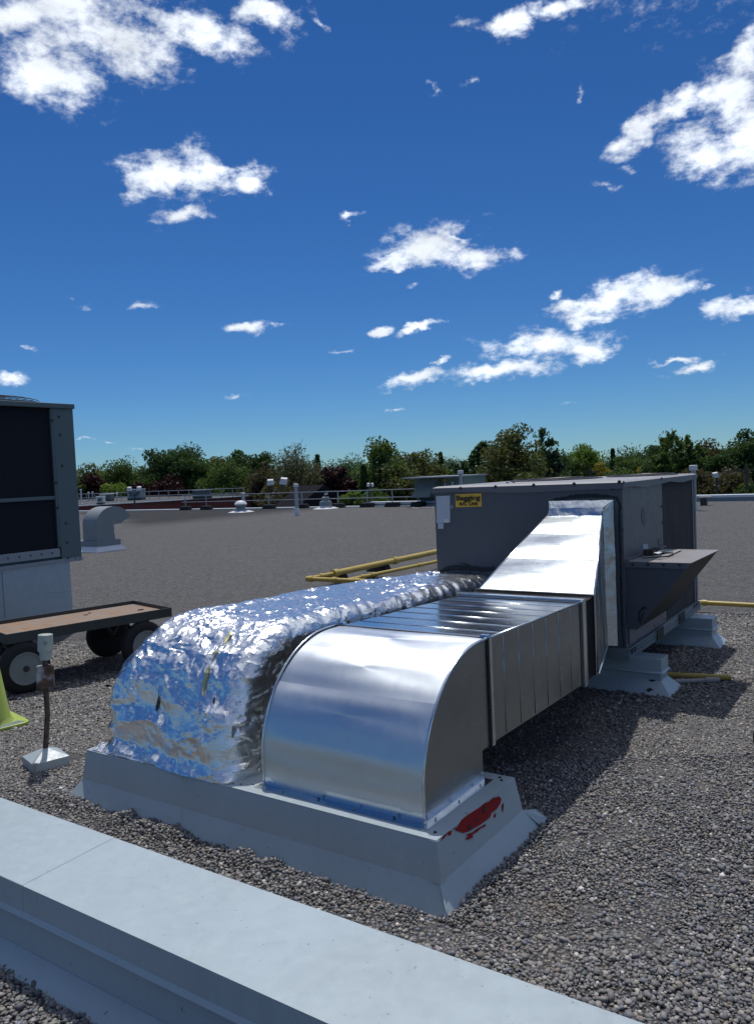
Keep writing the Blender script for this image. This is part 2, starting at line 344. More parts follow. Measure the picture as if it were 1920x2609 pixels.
# ------------------------------------------------------------------ mesh helpers
class MB:
    def __init__(s): s.v = []; s.f = []
    def add(s, vs, fs):
        o = len(s.v); s.v += [tuple(map(float, p)) for p in vs]; s.f += [tuple(i+o for i in f) for f in fs]; return s
    def hexa(s, p): return s.add(p, [(0, 3, 2, 1), (4, 5, 6, 7), (0, 1, 5, 4), (1, 2, 6, 5), (2, 3, 7, 6), (3, 0, 4, 7)])
    def box(s, x0, x1, y0, y1, z0, z1):
        return s.hexa([(x0, y0, z0), (x1, y0, z0), (x1, y1, z0), (x0, y1, z0), (x0, y0, z1), (x1, y0, z1), (x1, y1, z1), (x0, y1, z1)])
    def prism(s, pts, vec):
        n = len(pts); vec = np.array(vec, float); a = [np.array(p, float) for p in pts]; b = [p+vec for p in a]
        nrm = sum(np.cross(a[i]-a[0], a[i+1]-a[0]) for i in range(1, n-1))
        fl = nrm @ vec > 0
        fs = [tuple(range(n))[::-1] if fl else tuple(range(n)), tuple(range(n, 2*n)) if fl else tuple(range(n, 2*n))[::-1]]
        for i in range(n):
            j = (i+1) % n; fs.append((i, j, n+j, n+i) if fl else (j, i, n+i, n+j))
        return s.add(a+b, fs)
    def tube(s, path, r, n=10, cap=True):
        P = [np.array(p, float) for p in path]; rs = r if hasattr(r, '__len__') else [r]*len(P); vs = []; fs = []
        up0 = None
        for i, p in enumerate(P):
            t = P[min(i+1, len(P)-1)]-P[max(i-1, 0)]; t /= np.linalg.norm(t)+1e-12
            a = up0 if up0 is not None else (np.array([0, 0, 1.]) if abs(t[2]) < .9 else np.array([1., 0, 0]))
            x = np.cross(a, t); x /= np.linalg.norm(x)+1e-12; y = np.cross(t, x); up0 = y
            for k in range(n): g = 2*math.pi*k/n; vs.append(p+rs[i]*(math.cos(g)*x+math.sin(g)*y))
        for i in range(len(P)-1):
            for k in range(n): k2 = (k+1) % n; fs.append((i*n+k, i*n+k2, (i+1)*n+k2, (i+1)*n+k))
        if cap: fs.append(tuple(range(n))[::-1]); fs.append(tuple((len(P)-1)*n+k for k in range(n)))
        return s.add(vs, fs)
    def lathe(s, prof, c, n=24, ax=(0, 0, 1)):
        ax = np.array(ax, float); ax /= np.linalg.norm(ax)
        x = np.cross(ax, (0, 0, 1.) if abs(ax[2]) < .9 else (1., 0, 0)); x /= np.linalg.norm(x); y = np.cross(ax, x); vs = []; fs = []
        for r, z in prof:
            for k in range(n): g = 2*math.pi*k/n; vs.append(np.array(c)+ax*z+r*(math.cos(g)*x+math.sin(g)*y))
        for i in range(len(prof)-1):
            for k in range(n): k2 = (k+1) % n; fs.append((i*n+k, i*n+k2, (i+1)*n+k2, (i+1)*n+k))
        fs.append(tuple(range(n))[::-1]); fs.append(tuple((len(prof)-1)*n+k for k in range(n)))
        return s.add(vs, fs)
    def frustum(s, a, b):     # two rectangles (x0,x1,y0,y1,z)
        q = lambda r: [(r[0], r[2], r[4]), (r[1], r[2], r[4]), (r[1], r[3], r[4]), (r[0], r[3], r[4])]
        return s.hexa(q(a)+q(b))
    def grid(s, G):
        n, m = len(G), len(G[0]); return s.add([p for r in G for p in r], [(i*m+j, i*m+j+1, (i+1)*m+j+1, (i+1)*m+j) for i in range(n-1) for j in range(m-1)])
    def build(s, name, mat, parent=None, smooth=False, bevel=0.0):
        me = bpy.data.meshes.new(name); off = np.array(parent['_w']) if parent is not None and '_w' in parent else np.zeros(3)
        me.from_pydata([tuple(np.array(p)-off) for p in s.v], [], s.f); me.update()
        me.materials.append(M[mat] if isinstance(mat, str) else mat)
        o = bpy.data.objects.new(name, me); COL.objects.link(o)
        if parent is not None:
            o.parent = parent; o['_w'] = list(map(float, off))
        if smooth: smooth_mesh(me, smooth)
        if bevel:
            b = o.modifiers.new('bevel', 'BEVEL'); b.width = bevel; b.segments = 2; b.limit_method = 'ANGLE'; b.angle_limit = .6
        return o
def smooth_mesh(me, ang):
    me.polygons.foreach_set('use_smooth', [True]*len(me.polygons))
    if ang is not True: me.set_sharp_from_angle(angle=math.radians(ang))
def thing(name, label, cat, loc, group=None):
    o = bpy.data.objects.new(name, None); COL.objects.link(o); o.empty_display_size = .1; o.location = tuple(map(float, loc)); o['_w'] = list(map(float, loc))
    o['label'] = label; o['category'] = cat
    if group: o['group'] = group
    return o
def tag(o, label, cat, group=None):
    o['label'] = label; o['category'] = cat
    if group: o['group'] = group
    return o
def struct(o): o['kind'] = 'structure'; return o
_shared = {}
def piece(name, key, mk, mat, loc, parent, smooth=False):     # alike pieces share mesh data
    if key not in _shared:
        b = MB(); mk(b); me = bpy.data.meshes.new(name); me.from_pydata(b.v, [], b.f); me.update(); me.materials.append(M[mat])
        if smooth: smooth_mesh(me, smooth)
        _shared[key] = me
    o = bpy.data.objects.new(name, _shared[key]); COL.objects.link(o); o.parent = parent
    off = np.array(parent['_w']); o.location = tuple(np.array(loc, float)-off); o['_w'] = list(map(float, off)); return o
def bolt(parent, P, ax, r=.009, name='bolt', mat='bolt_dark'):
    return piece(name, (name, ax, r, mat), lambda b: b.lathe([(r*1.35, 0), (r*1.35, r*.25), (r, r*.3), (r, r*.9), (r*.7, r)], (0, 0, 0), 6, ax), mat, P, parent)

# ------------------------------------------------------------------ the roof and the ground beyond it
RY = 32.1
b = MB(); b.add([(-75, -8, 0), (40, -8, 0), (40, RY, 0), (-75, RY, 0)], [(0, 1, 2, 3)]); struct(b.build('roof', 'roof_gravel'))
b = MB(); b.box(-75, 40, -8, RY, -5.6, -.02); wall = struct(b.build('school_building_walls', 'brick_far')); 
b = MB(); b.add([(-4000, -3000, -5.6), (4000, -3000, -5.6), (4000, 6000, -5.6), (-4000, 6000, -5.6)], [(0, 1, 2, 3)]); struct(b.build('ground', 'ground_grass'))

def pebbles():
    t = (1+5**.5)/2
    ico = np.array([(-1, t, 0), (1, t, 0), (-1, -t, 0), (1, -t, 0), (0, -1, t), (0, 1, t), (0, -1, -t), (0, 1, -t), (t, 0, -1), (t, 0, 1), (-t, 0, -1), (-t, 0, 1)])/math.hypot(1, t)
    icf = np.array([(0, 11, 5), (0, 5, 1), (0, 1, 7), (0, 7, 10), (0, 10, 11), (1, 5, 9), (5, 11, 4), (11, 10, 2), (10, 7, 6), (7, 1, 8), (3, 9, 4), (3, 4, 2), (3, 2, 6), (3, 6, 8), (3, 8, 9), (4, 9, 5), (2, 4, 11), (6, 2, 10), (8, 6, 7), (9, 8, 1)])
    vs = [tuple(p) for p in ico]; ed = {}; fs = []
    def mid(i, j):
        k = (min(i, j), max(i, j))
        if k not in ed: p = np.array(vs[i])+np.array(vs[j]); vs.append(tuple(p/np.linalg.norm(p))); ed[k] = len(vs)-1
        return ed[k]
    for a_, b_, c_ in icf:
        ab, bc, ca = mid(a_, b_), mid(b_, c_), mid(c_, a_); fs += [(a_, ab, ca), (b_, bc, ab), (c_, ca, bc), (ab, bc, ca)]
    lo = (np.array([(1, 0, 0), (0, 1, 0), (-1, 0, 0), (0, -1, 0), (0, 0, 1.)]), np.array([(0, 1, 4), (1, 2, 4), (2, 3, 4), (3, 0, 4)]))
    hi = (np.array(vs), np.array(fs)); md = (ico, icf)
    # candidate points: jittered grid in front of the camera
    sp = .0116; gx, gy = np.meshgrid(np.arange(-9.2, 2.6, sp), np.arange(.9, 9.0, sp)); P = np.stack([gx.ravel(), gy.ravel()], 1); P += nr.uniform(-.5, .5, P.shape)*sp*1.15
    V = np.concatenate([P, np.zeros((len(P), 1))], 1)-CAM; D = V @ FW; U = V @ RT/D; W = V @ UP/D
    ok = (D > 1.8) & (D < 8.2) & (U > -.60) & (U < .74) & (W < .64/1.0) & (W > -.70)
    P, D, U = P[ok], D[ok], U[ok]; edge = np.abs(U) > .53
    thin = np.where((D > 5.2) | edge, nr.uniform(size=len(D)) < .62, True); P, D, edge = P[thin], D[thin], edge[thin]
    def out(x0, x1, y0, y1): 
        return ~((P[:, 0] > x0) & (P[:, 0] < x1) & (P[:, 1] > y0) & (P[:, 1] < y1))
    ok = out(-3.62, -1.44, 2.40, 3.16) & out(-9, 9, 1.39, 1.785) & out(-4.3, -4.09, 2.57, 2.80) & out(-3.3, -1.46, 5.48, 5.74) & out(-3.3, -1.46, 7.07, 7.36) & out(-9.5, -8.02, 2.5, 5.5)
    P, D, edge = P[ok], D[ok], edge[ok]; n = len(P)
    x, y = P[:, 0], P[:, 1]
    q3 = lambda s, k: np.stack([x*s+k, y*s-k, np.full(n, k*.37)], 1)
    z = .006*vnoise(q3(3, 1.3))+.004*vnoise(q3(9, 4.1))
    # ballast raked up against the long side of the duct curb and the low curb
    am = .014+.024*vnoise(np.stack([x*4.5, 0*x+2.2, 0*x], 1))+.02*vnoise(np.stack([x*13, 0*x+7.2, 0*x], 1)); am = np.clip(am, .002, .06)*np.clip((x+3.9)*3, 0, 1)*np.clip((-1.45-x)*3, 0, 1)
    z += am*np.exp(-((y-2.345)/.07)**2)*(y < 2.43)
    amr = .012+.012*vnoise(np.stack([y*6, 0*x+3, 0*x], 1)); z += np.clip(amr, 0, 1)*np.exp(-((x+1.39)/.05)**2)*(y > 2.35)*(y < 3.3)
    # bare sandy spot to the right of the curb
    bare = np.exp(-(((x+1.13)/.10)**2+((y-2.62)/.10)**2))+.8*np.exp(-(((x+1.02)/.06)**2+((y-2.36)/.08)**2))
    z -= .003*np.clip(bare, 0, 1)
    s = np.exp(nr.normal(math.log(.0058), .33, n)); s = np.clip(s, .0029, .015)*np.where((D > 5.2) | edge, 1.22, 1.0)
    big = nr.uniform(size=n) < .006; s[big] *= 1.6
    sc = np.stack([s*nr.uniform(.95, 1.35, n), s*nr.uniform(.8, 1.05, n), s*nr.uniform(.5, .8, n)], 1)
    yaw = nr.uniform(0, 6.283, n); tx = nr.normal(0, .32, n); ty = nr.normal(0, .32, n)
    cz, sz, cx_, sx_, cy_, sy_ = np.cos(yaw), np.sin(yaw), np.cos(tx), np.sin(tx), np.cos(ty), np.sin(ty)
    Rz = np.zeros((n, 3, 3)); Rz[:, 0, 0] = cz; Rz[:, 0, 1] = -sz; Rz[:, 1, 0] = sz; Rz[:, 1, 1] = cz; Rz[:, 2, 2] = 1
    Rx = np.zeros((n, 3, 3)); Rx[:, 0, 0] = 1; Rx[:, 1, 1] = cx_; Rx[:, 1, 2] = -sx_; Rx[:, 2, 1] = sx_; Rx[:, 2, 2] = cx_
    Ry = np.zeros((n, 3, 3)); Ry[:, 1, 1] = 1; Ry[:, 0, 0] = cy_; Ry[:, 0, 2] = sy_; Ry[:, 2, 0] = -sy_; Ry[:, 2, 2] = cy_
    R = Rz @ Rx @ Ry
    T = np.stack([x, y, z+sc[:, 2]*nr.uniform(.35, 1.15, n)], 1)
    ci = nr.choice(len(PAL), n, p=PW); colr = PAL[ci]*nr.uniform(.78, 1.22, (n, 1))*nr.uniform(.95, 1.05, (n, 3))
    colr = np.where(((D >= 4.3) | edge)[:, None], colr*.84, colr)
    colr = colr*(1-.45*np.clip(bare, 0, 1)[:, None])+np.array([.26, .20, .14])*.45*np.clip(bare, 0, 1)[:, None]      # sandy stones on the worn spot
    allv, allf, allc = [], [], []; off = 0
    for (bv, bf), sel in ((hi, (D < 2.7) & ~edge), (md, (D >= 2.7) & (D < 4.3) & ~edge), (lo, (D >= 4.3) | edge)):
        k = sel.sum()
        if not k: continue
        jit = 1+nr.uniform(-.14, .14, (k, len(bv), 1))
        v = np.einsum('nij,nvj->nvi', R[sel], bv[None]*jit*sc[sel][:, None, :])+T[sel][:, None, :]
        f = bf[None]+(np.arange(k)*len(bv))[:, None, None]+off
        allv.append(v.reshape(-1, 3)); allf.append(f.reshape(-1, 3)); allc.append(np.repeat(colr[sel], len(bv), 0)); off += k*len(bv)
    v = np.concatenate(allv); f = np.concatenate(allf); c = np.concatenate(allc)
    me = bpy.data.meshes.new('gravel'); me.vertices.add(len(v)); me.vertices.foreach_set('co', v.ravel().astype(np.float32))
    me.loops.add(f.size); me.loops.foreach_set('vertex_index', f.ravel().astype(np.int32))
    me.polygons.add(len(f)); me.polygons.foreach_set('loop_start', (np.arange(len(f))*3).astype(np.int32)); me.update(calc_edges=True); me.validate()
    a = me.color_attributes.new('Col', 'FLOAT_COLOR', 'POINT'); a.data.foreach_set('color', np.concatenate([c, np.ones((len(c), 1))], 1).ravel().astype(np.float32))
    me.polygons.foreach_set('use_smooth', [True]*len(me.polygons)); me.materials.append(M['pebble'])
    o = bpy.data.objects.new('gravel', me); COL.objects.link(o); o['kind'] = 'stuff'; tag(o, 'grey river gravel ballast spread over the flat roof', 'gravel')
    print('pebbles', n, 'tris', len(f))
pebbles()

# ------------------------------------------------------------------ low parapet curb in the foreground
def slab(b, pts, nrm, th=.004): n = np.array(nrm, float); n /= np.linalg.norm(n); b.prism([np.array(p, float)-n*th for p in pts], n*th)
XA, XB = -7.5, 1.2
fz, yb, yf = .288, 1.787, 1.421
root = thing('low_roof_curb', 'long low pale grey sheet metal curb with capped top crossing the foreground', 'curb', (-2, 1.55, 0))
xj = at(62, 2255, fz)[0]        # cap joint
core = MB(); core.box(XA+.05, XB-.05, yf+.035, yb-.03, 0.0, fz-.03); core.build('core', 'curb_paint', root)
for k, (x0, x1, dz) in enumerate(((XA, xj-.001, .0012), (xj-.02, XB, 0.0))):
    b = MB(); slab(b, [(x0, yf, fz+dz), (x1, yf, fz+dz), (x1, yb, fz+dz+.012), (x0, yb, fz+dz+.012)], (0, -.03, 1), .003); b.build('cap', 'curb_paint', root)
    d = -.0012 if k == 0 else 0.0
    b = MB(); slab(b, [(x0, yf+d, fz+dz-.001), (x1, yf+d, fz+dz-.001), (x1, yf+d-.002, fz-.088), (x0, yf+d-.002, fz-.088)], (0, -1, 0), .003)
    slab(b, [(x0, yf+d-.002, fz-.088), (x1, yf+d-.002, fz-.088), (x1, yf+d-.014, fz-.1), (x0, yf+d-.014, fz-.1)], (0, -.7, .7), .003); b.build('cap_skirt', 'curb_paint', root)
    b = MB(); slab(b, [(x0, yb, fz+.011), (x1, yb, fz+.011), (x1, yb+.004, fz-.085), (x0, yb+.004, fz-.085)], (0, 1, 0), .003); b.build('cap_skirt', 'curb_paint', root)
xs = atx(425, 2580, 0)[0] if False else aty(425, 2560, yf+.02)[0]
for x0, x1, dy in ((XA+.02, xs, 0.0), (xs-.03, XB-.02, -.002)):
    b = MB(); slab(b, [(x0, yf+.022+dy, fz-.06), (x1, yf+.022+dy, fz-.06), (x1, yf+.014+dy, .052), (x0, yf+.014+dy, .052)], (0, -1, 0), .003); b.build('side_panel', 'curb_paint', root)
    b = MB(); slab(b, [(x0, yf+.013+dy, .054), (x1, yf+.013+dy, .054), (x1, yf-.052+dy, .005), (x0, yf-.052+dy, .005)], (0, -.6, .8), .003)
    slab(b, [(x0, yf-.052+dy, .006), (x1, yf-.052+dy, .006), (x1, yf-.058+dy, -.004), (x0, yf-.058+dy, -.004)], (0, -1, .2), .003); b.build('flashing', 'curb_paint', root)
b = MB(); slab(b, [(XA+.02, yb-.02, fz-.06), (XB-.02, yb-.02, fz-.06), (XB-.02, yb-.016, .0), (XA+.02, yb-.016, .0)], (0, 1, 0), .003); b.build('side_panel', 'curb_paint', root)

# ------------------------------------------------------------------ flashed equipment curbs
def ring_panels(root, x0, x1, y0, y1, zt, d1, zm, d2, mat='curb_paint', zb=-.004, name='side_panel', fname='flashing'):
    A = [(x0, y0), (x1, y0), (x1, y1), (x0, y1)]; sg = [(-1, -1), (1, -1), (1, 1), (-1, 1)]; nr_ = [(0, -1), (1, 0), (0, 1), (-1, 0)]
    for i in range(4):
        j = (i+1) % 4; P = lambda k, d, z: (A[k][0]+sg[k][0]*d, A[k][1]+sg[k][1]*d, z); n = nr_[i]
        b = MB(); slab(b, [P(i, 0, zt), P(j, 0, zt), P(j, d1, zm), P(i, d1, zm)], (n[0], n[1], .15), .004); b.build(name, mat, root)
        b = MB(); slab(b, [P(i, d1-.0015, zm+.004), P(j, d1-.0015, zm+.004), P(j, d2, zb+.008), P(i, d2, zb+.008)], (n[0]*.8, n[1]*.8, .6), .004)
        slab(b, [P(i, d2, zb+.009), P(j, d2, zb+.009), P(j, d2+.004, zb), P(i, d2+.004, zb)], (n[0], n[1], .1), .003); b.build(fname, mat, root)
ZT = .244; cx0, cx1, cy0, cy1 = -3.577, -1.4915, 2.4485, 3.127
curb = thing('duct_curb', 'pale grey flashed metal roof curb under both ducts with torn red sticker', 'curb', (-2.5, 2.79, 0))
ring_panels(curb, cx0, cx1, cy0, cy1, ZT, .0228, .0928, .0803)
b = MB(); b.box(cx0+.006, cx1-.006, cy0+.006, cy1-.006, .01, ZT-.006); b.build('core', 'curb_paint', curb)
b = MB(); slab(b, [(cx0-.002, cy0-.002, ZT), (cx1+.002, cy0-.002, ZT), (cx1+.002, cy1+.002, ZT), (cx0-.002, cy1+.002, ZT)], (0, 0, 1), .005); b.build('top_plate', 'curb_paint', curb, bevel=.0015)
b = MB()          # folded corner cover and the bent flap at the far corner
slab(b, [(cx1-.028, cy0-.0045, ZT-.004), (cx1+.0045, cy0-.0045, ZT-.004), (cx1+.027, cy0-.027, .094), (cx1-.008, cy0-.027, .094)], (0, -1, .15), .0025)
slab(b, [(cx1+.0045, cy0-.004, ZT-.004), (cx1+.0045, cy0+.02, ZT-.004), (cx1+.027, cy0+.012, .094), (cx1+.027, cy0-.027, .094)], (1, 0, .15), .0025); b.build('corner_cover', 'curb_paint', curb)
b = MB(); slab(b, [(cx1+.022, cy1+.022, .095), (cx1+.05, cy1+.10, .075), (cx1+.092, cy1+.125, .035), (cx1+.088, cy1+.078, .012)], (.5, .5, .6), .003); b.build('corner_flap', 'curb_paint', curb)
b = MB(); pts = [(cx1+.0235, cy0-.0235, .096), (cx1+.045, cy0-.045, .066), (cx1+.066, cy0-.062, .034), (cx1+.086, cy0-.086, .006)]; b.tube(pts, [.003, .004, .005, .004], 6); b.build('corner_seam', 'curb_paint', curb, smooth=True)
for i in range(5): bolt(curb, (cx0+1.02+.06*math.sin(i*9.)+i*.01, cy0+.03+.012*i, ZT), (0, 0, 1), .004, 'screw', 'bolt_dark')
for y in (2.50, 3.07, 3.095): bolt(curb, (cx1-.035-.02*(y > 3.08), y, ZT), (0, 0, 1), .0055, 'screw', 'bolt_dark')
# red sticker, torn, on the right-hand end panel
def onend(u, v, off=.003):
    z = .2; 
    for _ in range(6):
        X = cx1+.0228*(ZT-z)/(ZT-.0928)+off; P = atx(u, v, X); z = P[2]
    return P
def reg8(a, b_): return (900+a*.36320, 1850+b_*.36320)
def poly_on(fn, pts, nrm, th, name, mat, parent): 
    b = MB(); slab(b, [fn(*p) for p in pts], nrm, th); return b.build(name, mat, parent)
NE = (1, 0, .15)
for k, outl in enumerate(([(757, 661), (800, 625), (880, 575), (930, 548), (975, 512), (1022, 493), (1038, 513), (1030, 545), (1005, 585), (968, 612), (960, 640), (925, 668), (880, 700), (840, 722), (800, 745), (765, 752), (742, 742), (720, 735), (716, 722), (738, 700)],
                          [(668, 742), (690, 735), (686, 765), (664, 770)], [(640, 765), (668, 742), (640, 785), (615, 805)], [(790, 765), (840, 745), (870, 725), (925, 690), (932, 702), (890, 722), (872, 742), (836, 762), (840, 782), (800, 800), (785, 790), (812, 775)],
                          [(898, 560), (935, 535), (940, 545), (905, 568)], [(985, 625), (1000, 612), (998, 640), (990, 645)], [(965, 520), (990, 500), (992, 506), (970, 526)], [(850, 735), (885, 712), (880, 722), (858, 742)], [(700, 722), (716, 716), (712, 726)], [(1040, 560), (1056, 540), (1050, 600), (1046, 606)], [(780, 612), (805, 608), (790, 616)])):
    st = poly_on(onend, [reg8(*p) for p in outl], NE, .0016, 'sticker', 'red_tape', curb)
    if k == 0:
        st['label'] = 'torn red warning sticker with black printed symbols'
        for (a, c2, r) in ((919, 588, 15), (819, 713, 15)):
            poly_on(lambda u, v: onend(u, v, .0042), [reg8(a+r*math.cos(g), c2+r*1.45*math.sin(g)) for g in np.linspace(0, 6.283, 17)[:-1]], NE, .0008, 'printed_symbol', 'sign_black', st)
            poly_on(lambda u, v: onend(u, v, .0050), [reg8(a+r*.55*math.cos(g), c2+r*.8*math.sin(g)) for g in np.linspace(0, 6.283, 13)[:-1]], NE, .0006, 'printed_symbol', 'red_tape', st)
            poly_on(lambda u, v: onend(u, v, .0056), [reg8(a-3, c2-9), reg8(a+3, c2-9), reg8(a+3, c2+9), reg8(a-3, c2+9)], NE, .0005, 'printed_symbol', 'sign_black', st)
        poly_on(lambda u, v: onend(u, v, .0042), [reg8(870, 645), reg8(884, 662), reg8(862, 668)], NE, .0008, 'printed_symbol', 'sign_black', st)
        for a, c2 in ((845, 672), (800, 640), (900, 620), (960, 560)):
            poly_on(lambda u, v: onend(u, v, .0042), [reg8(a, c2), reg8(a+26, c2-13), reg8(a+26, c2-10), reg8(a, c2+3)], NE, .0006, 'printed_line', 'sign_black', st)

# ------------------------------------------------------------------ bare galvanised duct
duct = thing('galvanized_duct', 'bare shiny galvanized steel duct curving from the curb up to the unit', 'duct', (-2.0, 3.2, ZT))
ex0, ex1 = -2.425, -1.60; yc, zc, R0 = 3.045, .35, .50; yj = 3.13
def arc_pt(s):      # s in metres along the heel
    if s < zc-ZT: return (yc-R0+.0*s, ZT+s, -1.0, 0.0)
    s -= zc-ZT
    if s < R0*math.pi/2: g = s/R0; return (yc-R0*math.cos(g), zc+R0*math.sin(g), -math.cos(g), math.sin(g))
    s -= R0*math.pi/2; return (yc+s, zc+R0, 0.0, 1.0)
LT = (zc-ZT)+R0*math.pi/2+(yj-yc)
cuts = [0.0, .19, .465, .70, LT]
def xl(s): return -2.432+.025*s/LT, -1.592-.008*s/LT
for k in range(4):
    s0, s1 = cuts[k]-(.012 if k else 0), cuts[k+1]; G = []
    for i in range(29):
        s = s0+(s1-s0)*i/28; y, z, ny, nz = arc_pt(s); x0, x1 = xl(s); row = []
        for j in range(25):
            a = j/24; x = x0+(x1-x0)*a
            w = .0017*math.sin(s*34+.5*math.sin(a*2.3))+.0009*math.sin(s*61+1.2+.9*a)+.0012*math.sin(a*7+s*9); w *= min(1, 8*min(a, 1-a)+.15)
            w += .0006*(k % 2) + .0004*(3-k)
            row.append((x, y+ny*w, z+nz*w))
        G.append(row[::-1])
    b = MB(); b.grid(G); o = b.build('heel_panel', 'galvanized', duct, smooth=True)
def side_poly(x, sgn):
    P = [(yc-R0, ZT)]+[arc_pt(s)[:2] for s in np.linspace(zc-ZT, LT, 26)]+[(yj, .372), (yc, .372), (yc, ZT)]
    b = MB(); C = (x+sgn*.007, 2.84, .52); vs = [(x, p[0], p[1]) for p in P]+[C, (x+sgn*.004, 2.95, .44)]; n = len(P); fs = []
    for i in range(n-1): fs.append((i, i+1, n) if sgn > 0 else (i+1, i, n))
    fs.append((n-1, 0, n) if sgn > 0 else (0, n-1, n)); b.add(vs[:n+1], fs); return b
side_poly(ex1-.001, 1).build('cheek_panel', 'galvanized_shaded', duct); side_poly(ex0+.006, -1).build('cheek_panel', 'galvanized_shaded', duct)
for x, nm in ((ex1+.004, 1), (ex0-.005, 0)):
    b = MB(); b.tube([(x+(-.004 if s_ > 1 else 0)*0, arc_pt(s_)[0]-.002*arc_pt(s_)[2]*0+arc_pt(s_)[2]*.004, arc_pt(s_)[1]+arc_pt(s_)[3]*.004) for s_ in np.linspace(.0, LT-.015, 44)], .0065, 8); b.build('standing_seam', 'galvanized_bright', duct, smooth=True)
b = MB(); b.box(ex0+.01, ex1-.008, yc-.003, yc, ZT, .372); b.build('throat_panel', 'galvanized_shaded', duct)
b = MB(); b.box(ex0+.01, ex1-.008, yc-.003, yj, .372, .375); b.build('throat_panel', 'galvanized_shaded', duct)
# foot flange of the elbow
b = MB(); slab(b, [(ex0-.02, cy0+.045, ZT+.003), (ex1+.012, cy0+.045, ZT+.003), (ex1+.012, yc-R0, ZT+.003), (ex0-.02, yc-R0, ZT+.003)], (0, 0, 1), .003)
slab(b, [(ex0-.005, yc-R0-.004, ZT+.003), (ex1, yc-R0-.004, ZT+.003), (ex1, yc-R0-.002, ZT+.04), (ex0-.005, yc-R0-.002, ZT+.04)], (0, -1, 0), .003); b.build('foot_flange', 'galvanized_bright', duct)
b = MB(); slab(b, [(ex1, cy0+.05, ZT+.0035), (ex1+.042, cy0+.055, ZT+.0035), (ex1+.042, yc+.01, ZT+.0035), (ex1, yc+.01, ZT+.0035)], (0, 0, 1), .003)
slab(b, [(ex1+.004, yc-R0+.012, ZT+.003), (ex1+.004, yc, ZT+.003), (ex1+.002, yc, ZT+.036), (ex1+.002, yc-R0+.012, ZT+.036)], (1, 0, 0), .003); b.build('foot_flange', 'galvanized_bright', duct)
for i in range(4): bolt(duct, (ex0+.13+i*.19, cy0+.066+.008*(i % 2), ZT+.006), (0, 0, 1), .0045, 'screw', 'bolt_dark' if i % 2 else 'screw')
for i in range(3): bolt(duct, (ex1+.024, cy0+.14+i*.19, ZT+.0065), (0, 0, 1), .004, 'screw', 'screw')
# straight length
gx0, gx1 = -2.392, -1.606; y2 = 4.30
def zt_(y): return .85+(y-yj)/(y2-yj)*(.826-.85)
def zb_(y): return .372+(y-yj)/(y2-yj)*(.356-.372)
def gxa(y): return ex0+.006+(y-yj)/(y2-yj)*.035
NB = 7; ys = np.linspace(yj, y2, NB+1)
for i in range(NB):
    a_, c_ = ys[i], ys[i+1]; G = []
    for q in range(7):
        y = a_+(c_-a_)*q/6; row = []
        for j in range(13): f_ = j/12; row.append((gxa(y)+(gx1-gxa(y))*f_, y, zt_(y)+.0009*math.sin(math.pi*q/6)*math.sin(math.pi*f_)-.0035))
        G.append(row)
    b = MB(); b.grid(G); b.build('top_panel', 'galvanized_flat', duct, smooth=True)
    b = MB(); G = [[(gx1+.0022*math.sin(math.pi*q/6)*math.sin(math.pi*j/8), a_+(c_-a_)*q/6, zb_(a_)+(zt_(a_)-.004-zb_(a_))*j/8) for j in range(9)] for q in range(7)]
    b.grid(G); b.build('side_panel', 'galvanized_shaded', duct, smooth=True)
    if i:
        b = MB(); b.tube([(gxa(a_)+.004, a_, zt_(a_)-.0045), (gx1-.002, a_, zt_(a_)-.0045)], .0042, 8); b.build('bead', 'galvanized_bright', duct, smooth=True)
        b = MB(); b.tube([(gx1-.0008, a_, zb_(a_)+.01), (gx1-.0008, a_, zt_(a_)-.012)], .0034, 8); b.build('bead', 'galvanized_shaded', duct, smooth=True)
b = MB(); slab(b, [(gxa(yj), yj, zb_(yj)), (gxa(y2), y2, zb_(y2)), (gx1, y2, zb_(y2)), (gx1, yj, zb_(yj))], (0, 0, -1), .002); b.build('bottom_panel', 'galvanized_shaded', duct)
b = MB(); slab(b, [(gxa(yj), yj, zb_(yj)), (gxa(y2), y2, zb_(y2)), (gxa(y2), y2, zt_(y2)-.003), (gxa(yj), yj, zt_(yj)-.003)], (-1, 0, 0), .002); b.build('side_panel', 'galvanized_shaded', duct)
b = MB(); b.tube([(gx1, yj, zt_(yj)-.002), (gx1, y2, zt_(y2)-.002)], .005, 8); b.build('standing_seam', 'galvanized_bright', duct, smooth=True)
def frame(y0, y1, x0, x1, z0, z1, w, name, mat, bev=.0015):
    b = MB(); b.box(x0-w, x1+w, y0, y1, z1, z1+w); b.box(x1, x1+w, y0, y1, z0, z1); b.box(x0-w, x0, y0, y1, z0, z1); b.box(x0-w, x1+w, y0, y1, z0-w, z0); return b.build(name, mat, duct, bevel=bev)
frame(yj-.010, yj+.002, ex0+.004, ex1+.0035, .37, .849, .006, 'joint_gasket', 'bolt_dark')
frame(yj+.002, yj+.030, ex0+.004, ex1+.0015, .371, .8495, .006, 'joint_cleat', 'galvanized_bright')
for x in (ex0+.02, ex1-.012):
    b = MB(); b.frustum((x-.022, x+.022, yj-.012, yj+.022, .856), (x-.016, x+.016, yj-.006, yj+.016, .868)); b.build('corner_clip', 'galvanized_bright', duct, bevel=.002)
frame(y2, y2+.040, -2.387, gx1, .356, .824, .016, 'end_flange', 'galvanized_bright')
frame(y2-.02, y2, -2.387, gx1, .357, .823, .004, 'joint_gasket', 'bolt_dark')
